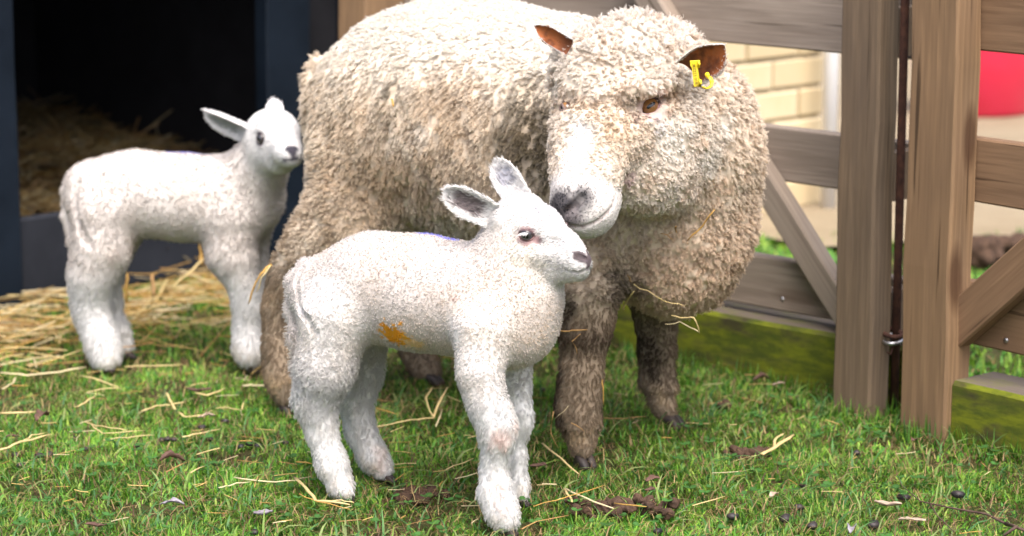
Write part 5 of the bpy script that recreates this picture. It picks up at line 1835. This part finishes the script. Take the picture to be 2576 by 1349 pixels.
    col = mixc(col, (.86, .81, .75), np.clip(wcap + wch * .75 + wf * .75 + w['ruff'] * sstep(.42, .6, z) * .4, 0, 1) * .95)
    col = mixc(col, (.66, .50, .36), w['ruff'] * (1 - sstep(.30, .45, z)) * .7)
    hd = np.clip(wcap + wch + wf + w['ruff'], 0, 1)
    col = mixc(col, (.66, .50, .36), hd * sstep(.05, .5, fbm(V, 55, 151, 3)) * .55)
    col = mixc(col, (.72, .58, .44), (wch + wf) * sstep(-.1, .4, fbm(V * (1, 1, 2.2), 26, 153, 3)) * .35)
    col = mixc(col, (.42, .30, .20), seg_blob(V, [h[0] for h in h1], .011, .6, .5, 9, 90) * .75)  # dirt brown along the crease, painted in to deepen its shade
    # dirt rubbed into the fleece
    def dirt(px, py, r, c, a, D=None, jit=.5):
        h = S.hit(px, py)
        nonlocal col
        if h: col = mixc(col, c, a * blob(V, h[0], r, .6, jit, int(px), 60))
    for px, py, r, a in ((1350, 330, .05, .75), (1375, 385, .045, .8), (1300, 390, .05, .6), (1340, 270, .04, .5), (1260, 350, .04, .4), (1330, 210, .02, .5), (1350, 440, .04, .5),
                         (980, 215, .014, .7), (1005, 245, .014, .6), (830, 320, .012, .6), (800, 545, .02, .35), (1060, 560, .02, .5), (900, 420, .04, .25)):
        dirt(px, py, r, (.17, .14, .09), a)
    for px, py, r, a in ((900, 480, .08, .4), (1010, 480, .07, .45), (1150, 430, .09, .3), (1120, 250, .06, .35), (1450, 700, .08, .3)):
        dirt(px, py, r, (.50, .35, .20), a)
    for px, py, r, a in ((1700, 350, .03, .7), (1830, 330, .02, .7), (1790, 415, .025, .6), (1150, 500, .02, .5), (1060, 330, .02, .4), (1500, 480, .04, .3)):
        dirt(px, py, r, (.92, .90, .86), a)
    dirt(1570, 345, .035, (.74, .56, .38), .35)
    dirt(1575, 455, .014, (.42, .28, .30), .7, jit=.3); dirt(1658, 407, .0035, (.05, .03, .04), 1, jit=.1)
    dirt(1560, 725, .04, (.10, .08, .06), .8); dirt(1575, 760, .025, (.08, .06, .05), .8)
    # muddy legs
    col = mixc(col, (.20, .145, .095), wl * (1 - sstep(.22, .31, z)) * .9)
    mud = sstep(.0, .35, fbm(V * (1, 1, .6), 26, 77, 3)) * wl * (1 - sstep(.25, .30, z))
    col = mixc(col, (.06, .043, .032), mud * .85)
    kz = U(400, 450, 1, 3.6)[0][2]
    col = mixc(col, (.08, .055, .04), wl * (V[:, 1] < 3.8) * np.exp(-((z - kz) / .022) ** 2) * .8)
    col = mixc(col, (.40, .30, .20), wl * (V[:, 0] < -.2) * (V[:, 1] < 4.12) * (1 - sstep(.3, .4, z)) * .7 * sstep(.05, .12, z) * sstep(-.4, .3, fbm(V, 30, 88, 3)))
    col = mixc(col, (.62, .47, .30), wl * np.exp(-((z - .055) / .018) ** 2) * sstep(-.3, .3, fbm(V, 40, 78)) * .6)
    hcol = col.copy()
    hcol = mixc(hcol, (.72, .70, .685), bridge * .9)
    fr = sstep(.35, .6, vnoise(V, 260, 90)) * sub * .35
    hcol = mixc(hcol, (.45, .42, .44), fr)
    nse = seg_blob(V, n1, .018, .45, .2)
    tipw = np.maximum(blob(V, .5 * (n1[2] + n1[3]) + np.array((-.010, 0, .004)), .031, .35, .2), seg_blob(V, [n1[1], n1[3]], .011, .4))
    # the other nostril and the dark muzzle tip
    dk = np.clip(np.maximum(nse * .85, tipw), 0, 1)
    hcol = mixc(hcol, (.03, .03, .04), dk * .95)
    hcol = mixc(hcol, (.012, .01, .012), seg_blob(V, n1[:3], .0062, .35, .1))
    hcol = mixc(hcol, (.30, .27, .28), .7 * blob(V, S.hit(*zx(300, 1320))[0], .014, .5))
    hcol = mixc(hcol, (.40, .31, .29), seg_blob(V, mo, .0028, .5) * .85)
    eyer = blob(V, eye['p'], .0265, .25, .1, 3, 150)
    hcol = mixc(hcol, (.62, .42, .44), eyer * .8)
    uey = blob(V, eye['p'] + np.array((.006, 0, -.026)), .019, .5, .3)
    hcol = mixc(hcol, (.86, .84, .86), uey * .85)
    hcol = mixc(hcol, (.30, .22, .20), .7 * blob(V, S.hit(*zx(670, 700))[0], .012, .5))
    e2r = blob(V, eye2['p'], .014, .3, .2)
    hcol = mixc(hcol, (.15, .11, .10), e2r * .9)
    naked = np.clip(eyer * 1.1 + blob(V, n1[1], .010, .4) + e2r + seg_blob(V, mo, .003, .5), 0, 1)
    comb = np.tile(np.array((-.15, -.1, -1.), np.float32), (len(V), 1))
    comb += (w['torso'] * top)[:, None] * np.array((-.4, -.8, .2), np.float32)
    comb = comb * (1 - (wf + wm)[:, None]) + (fwd * .55 + np.array((.5, 0, -.3)))[None] * (wf + wm)[:, None]
    comb = comb * (1 - wcap[:, None]) + np.array((-.15, -.5, -.75)) * wcap[:, None]
    comb = comb * (1 - bridge[:, None]) - fwd * bridge[:, None]
    B = Build()
    ws = 1 - short
    L = (.0105 * (w['torso'] + wtail) + .0105 * w['ruff'] + .012 * wcap + .0065 * wch + .0055 * wf + .013 * wl * (1 - low)) * ws + .0036 * bridge + .0075 * low
    L = L + .0045 * flank * ws
    L = L * (1 - .65 * uey) * (1 - .35 * w['torso'] * top)
    dens = ((34000 + 16000 * (wch + wf)) * ws + 130000 * bridge + 60000 * low) * (1 - naked) * sstep(.004, .02, z)
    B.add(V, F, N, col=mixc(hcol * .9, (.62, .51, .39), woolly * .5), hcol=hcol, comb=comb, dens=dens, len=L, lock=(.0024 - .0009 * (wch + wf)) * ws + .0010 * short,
          curl=(.0023 + .0003 * wcap) * ws * (1 - low) + .0004 * short, turns=1.7, rad=.00030 * ws + .00026 * short,
          clump=(.5 + .15 * flank) * ws + .35 * short, lift=np.clip((.72 - .28 * flank) * ws + .10 * wcap + .22 * short, .1, 1), wav=(1.3 - .85 * flank) * ws + .9 * wcap + .2 * short)
    def ear(b, t, f, w, cup, **kw):
        v, fa, n, inner, rim, uu, ww = ear_mesh(b, t, f, w, cup, .0045, **kw)
        c = np.repeat(np.array([(.86, .83, .80)], np.float32), len(v), 0)
        rim2 = np.maximum(sstep(.86, .97, np.abs(ww)), sstep(.95, .99, uu))
        inn = inner * (1 - rim2)
        br_ = mixc(np.repeat(np.array([(.36, .11, .035)], np.float32), len(v), 0), (.10, .03, .015), sstep(-.1, .4, fbm(v, 90, 4, 3)) * .9)
        br_ = mixc(br_, (.05, .02, .015), (1 - sstep(.1, .45, uu)) * .6)
        c = c * (1 - inn[:, None]) + br_ * inn[:, None]
        B.add(v, fa, n, col=c, hcol=c, comb=np.tile(nrm(np.array(t) - b), (len(v), 1)), dens=120000 * (1 - inn), len=.0045, lock=.0007, lift=.2, wav=.2, clump=.1, rad=.00022)
    eb, et = Z(985, 412, 1, 3.555)[0], Z(1200, 262, 1, 3.52)[0]
    ear(eb, et, (.1, -1, -.25), M(118 * .4195, 3.55), .55, basew=.9, tipround=.95, bend=.04)
    ear(Z(275, 282, 1, 3.535)[0], Z(55, 150, 1, 3.56)[0], (.3, -1, -.45), M(56 * .4195, 3.6), .5, basew=1.0, tipround=1.15, bend=.03)
    for e, rr in ((eye, .0020),):
        v, fa, n = ring_mesh(e['p'] - e['n'] * .002, e['n'], e['up'], e['a'], e['b'], rr, e['r'] * 1.35, tilt=e['tilt'])
        en = nrm(e['n']); e1 = nrm(np.cross(e['up'], en)); e2v = np.cross(en, e1)
        top_ = ((v - e['p']) @ e2v) > 0
        c = np.where(top_[:, None], (.10, .06, .06), (.42, .25, .28))
        B.add(v, fa, n, col=c, comb=(0, 0, 1), dens=0)
    v, fa, n = ring_mesh(eye2['p'] - eye2['n'] * .004, eye2['n'], eye2['up'], .010, .0035, .0022, .02, tilt=eye2['tilt'])
    B.add(v, fa, n, col=(.15, .11, .10), comb=(0, 0, 1), dens=0)
    root = bpy.data.objects.new('ewe', None)
    link(root)
    tag(root, 'large cream woolly ewe bending her head to nuzzle the lamb, yellow tag in her ear', 'sheep')
    body_obj(B, root)
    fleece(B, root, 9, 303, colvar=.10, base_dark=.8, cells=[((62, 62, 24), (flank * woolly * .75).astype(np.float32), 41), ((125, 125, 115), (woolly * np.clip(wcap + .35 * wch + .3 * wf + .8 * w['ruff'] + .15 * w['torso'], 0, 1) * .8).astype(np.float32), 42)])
    ball_part('eye', eye['p'] - eye['n'] * eye['r'] * .86, eye['n'], eye['up'], eye['r'], MT_eye_ewe, root, eye['tilt'])
    ball_part('eye', eye2['p'] - eye2['n'] * .0125, eye2['n'], eye2['up'], .0105, MT_eye_ewe, root, eye2['tilt'])
    for (c, s, hd) in ((Q(724, 1035, 1, 3.965)[0], .021, (.6, -.7)), (Q(1090, 965, 1, 4.19)[0], .021, (.8, -.5)), (U(396, 985, 1, 3.635)[0], .023, (.45, -.85)), (U(815, 810, 1, 3.88)[0], .023, (.7, -.7))):
        c[2] = 0.001
        hoof_part(c, hd, s, MT_hoof, root)
    return root, S, (eb, et)
# ------------------------------------------------------------------ animals into the scene
near, S_near = near_lamb()
far, S_far = far_lamb()
ew, S_ewe, (EB, ET) = ewe()

# ------------------------------------------------------------------ yellow ear tag, held by the ewe's ear
tagr = empty('ear_tag')
tag(tagr, 'yellow plastic tag hanging from the ewe\'s ear', 'ear tag')
Zq = lambda x, y, D: P(1321 + .4195 * x, .4195 * y, D)
def slab(pts, th, nrm_, mat, name, parent):
    pts = [np.array(p) for p in pts]
    n = nrm(nrm_)
    V = [p + n * th / 2 for p in pts] + [p - n * th / 2 for p in pts]
    k = len(pts)
    F = [tuple(range(k)), tuple(range(k, 2 * k))[::-1]] + [(i, k + i, k + (i + 1) % k, (i + 1) % k) for i in range(k)]
    o = mesh_obj(name, V, F, mat, parent, smooth=False)
    b = o.modifiers.new('bevel', 'BEVEL'); b.width = .0006; b.segments = 2
    return o
De = 3.495
slab([Zq(988, 365, De), Zq(1040, 362, De), Zq(1050, 385, De), Zq(1045, 402, De), Zq(1036, 405, De), Zq(1045, 470, De - .004), Zq(1056, 490, De - .004), Zq(1055, 512, De - .004), Zq(1042, 522, De - .004), Zq(1012, 520, De - .004), Zq(1000, 410, De), Zq(990, 395, De)], .0028, (0, -1, -.1), MT_yellow, 'strap', tagr)
V, F = tube([Zq(1042, 366, De - .002), Zq(1043, 385, De - .006), Zq(1042, 402, De - .002)], .0022, 8); mesh_obj('stud', V, F, MT_yellow, tagr)
V, F = tube([Zq(1050, 482, De - .006), Zq(1052, 500, De - .009), Zq(1048, 516, De - .006)], .0024, 8); mesh_obj('stud', V, F, MT_yellow, tagr)
# stamped characters, too small to read: printed dark strokes along the strap
MT_ink = plain('dark_ink', (.10, .07, .01))
fc = bpy.data.curves.new('printed_number', 'FONT'); fc.body = 'UK0223 01870'; fc.size = .0062; fc.extrude = .0001; fc.align_x = 'CENTER'; fc.align_y = 'CENTER'
fo = bpy.data.objects.new('printed_number', fc); link(fo, tagr); fc.materials.append(MT_ink)
a0, a1 = Zq(1012, 405, De - .0022), Zq(1027, 500, De - .006)
xax = nrm(a1 - a0); nax = np.array((0, -1, -.1)); nax = nrm(nax - xax * (nax @ xax)); yax = np.cross(nax, xax); c = (a0 + a1) / 2
mw = Matrix(((xax[0], yax[0], nax[0], c[0]), (xax[1], yax[1], nax[1], c[1]), (xax[2], yax[2], nax[2], c[2]), (0, 0, 0, 1)))
bpy.context.view_layer.update()
tm = bpy.data.meshes.new_from_object(fo.evaluated_get(bpy.context.evaluated_depsgraph_get()))
tm.materials.clear(); tm.materials.append(MT_ink)
bpy.data.objects.remove(fo)
fo = link(bpy.data.objects.new('printed_number', tm), tagr)
fo.matrix_world = mw
fo['kind'] = 'stuff'
hook = empty('ear_tag')
tag(hook, 'curved yellow tag loop below the edge of the ewe\'s ear', 'ear tag')
pts = [Zq(1098, 460, De + .012), Zq(1110, 466, De + .008), Zq(1120, 490, De + .006), Zq(1116, 515, De + .006), Zq(1100, 528, De + .004), Zq(1080, 531, De + .002), Zq(1068, 522, De)]
V, F = tube(pts, [(.0040, .0014)] * 7, 8); mesh_obj('loop', V, F, MT_yellow, hook)
V, F = tube([pts[0] + np.array((-.002, -.002, .004)), pts[0] + np.array((.0, .003, -.001))], .0035, 8); mesh_obj('stud', V, F, MT_yellow, hook)

# ------------------------------------------------------------------ straws caught in the ewe's wool
def wool_straw(label, pix, w, c, seed, S=S_ewe, off=.016):
    pts = []
    for px, py in pix:
        h = S.hit(px, py)
        if h: pts.append(h[0] + h[1] * off)
    if len(pts) < 2: return
    straw3(label, pts, w, c, seed, 'straws caught in the wool')
C3 = lambda x, y: (1258 + .6062 * x, .6062 * y)
wool_straw('bright yellow straw stuck under the ewe\'s cheek', [C3(865, 838), C3(825, 905), C3(768, 988)], .0052, 2, 1, off=.024)
wool_straw('orange straw scrap left of the bright yellow straw', [C3(705, 885), C3(722, 920), C3(733, 952)], .003, 4, 2, off=.022)
wool_straw('orange straw scrap crossing the other scrap on the throat', [C3(665, 930), C3(690, 958), C3(718, 982)], .003, 4, 3, off=.022)
wool_straw('short orange scrap at the top of the throat straws', [C3(690, 962), C3(716, 935)], .002, 4, 4, off=.022)
wool_straw('thin bent straw across the ewe\'s chest', [C3(578, 1152), C3(650, 1190), C3(690, 1215), C3(762, 1232)], .0035, 1, 5, off=.02)
wool_straw('small straw hook at the ewe\'s armpit', [C3(505, 1198), C3(512, 1225), C3(543, 1245)], .0035, 1, 6, off=.02)
wool_straw('tiny bent straw above the armpit hook', [C3(500, 1120), C3(528, 1130), C3(512, 1150)], .002, 4, 7, off=.02)
wool_straw('straw lying on the ewe\'s flank by the dark marks', [(1003, 255), (1008, 272)], .004, 2, 8, off=.018)
straw3('flat straw hanging out under the ewe\'s brisket', [P(1690, 795, 3.66), P(1720, 800, 3.655), P(1748, 798, 3.65), P(1760, 838, 3.65)], .0045, 1, 9, 'straws caught in the wool')
straw3('curved straw below the flat one under the brisket', [P(1675, 815, 3.67), P(1710, 812, 3.66), P(1740, 825, 3.66), P(1757, 836, 3.66)], .004, 3, 10, 'straws caught in the wool')
straw3('rust coloured straw across the ewe\'s front knee', [P(1411, 834, 3.59), P(1440, 832, 3.585), P(1477, 830, 3.585)], .0055, 4, 11, 'straws caught in the wool')
straw3('thin brown straw curling below the knee straw', [P(1462, 840, 3.585), P(1440, 858, 3.585), P(1452, 890, 3.585)], .0028, 4, 12, 'straws caught in the wool')
straw3('upright golden straw beside the ewe\'s front leg', [P(1516, 955, 3.62), P(1518, 985, 3.62), P(1519, 1018, 3.62)], .0042, 2, 13, 'straws caught in the wool')
straw3('golden straw hanging over the back of the ewe\'s hind leg', [P(682, 665, 3.93), P(655, 690, 3.92), P(638, 725, 3.92), P(625, 765, 3.92)], .0075, 2, 14, 'straws caught in the wool')
straw3('second thinner strand of straw beside the one over the hind leg', [P(680, 668, 3.925), P(660, 700, 3.915), P(645, 735, 3.915)], .004, 1, 15, 'straws caught in the wool')
straw3('small straw sliver on the ewe\'s muddy shin', [P(1437, 1063, 3.585), P(1470, 1085, 3.585)], .003, 4, 16, 'straws caught in the wool')
straw3('white hair-thin straw left of the muddy shin', [P(1432, 1022, 3.58), P(1395, 1055, 3.585)], .002, 3, 17, 'straws caught in the wool')
straw3('curled straw loop round the ewe\'s front foot', [P(1391, 1035, 3.57), P(1385, 1090, 3.57), P(1405, 1128, 3.57)], .0028, 4, 18, 'straws caught in the wool')
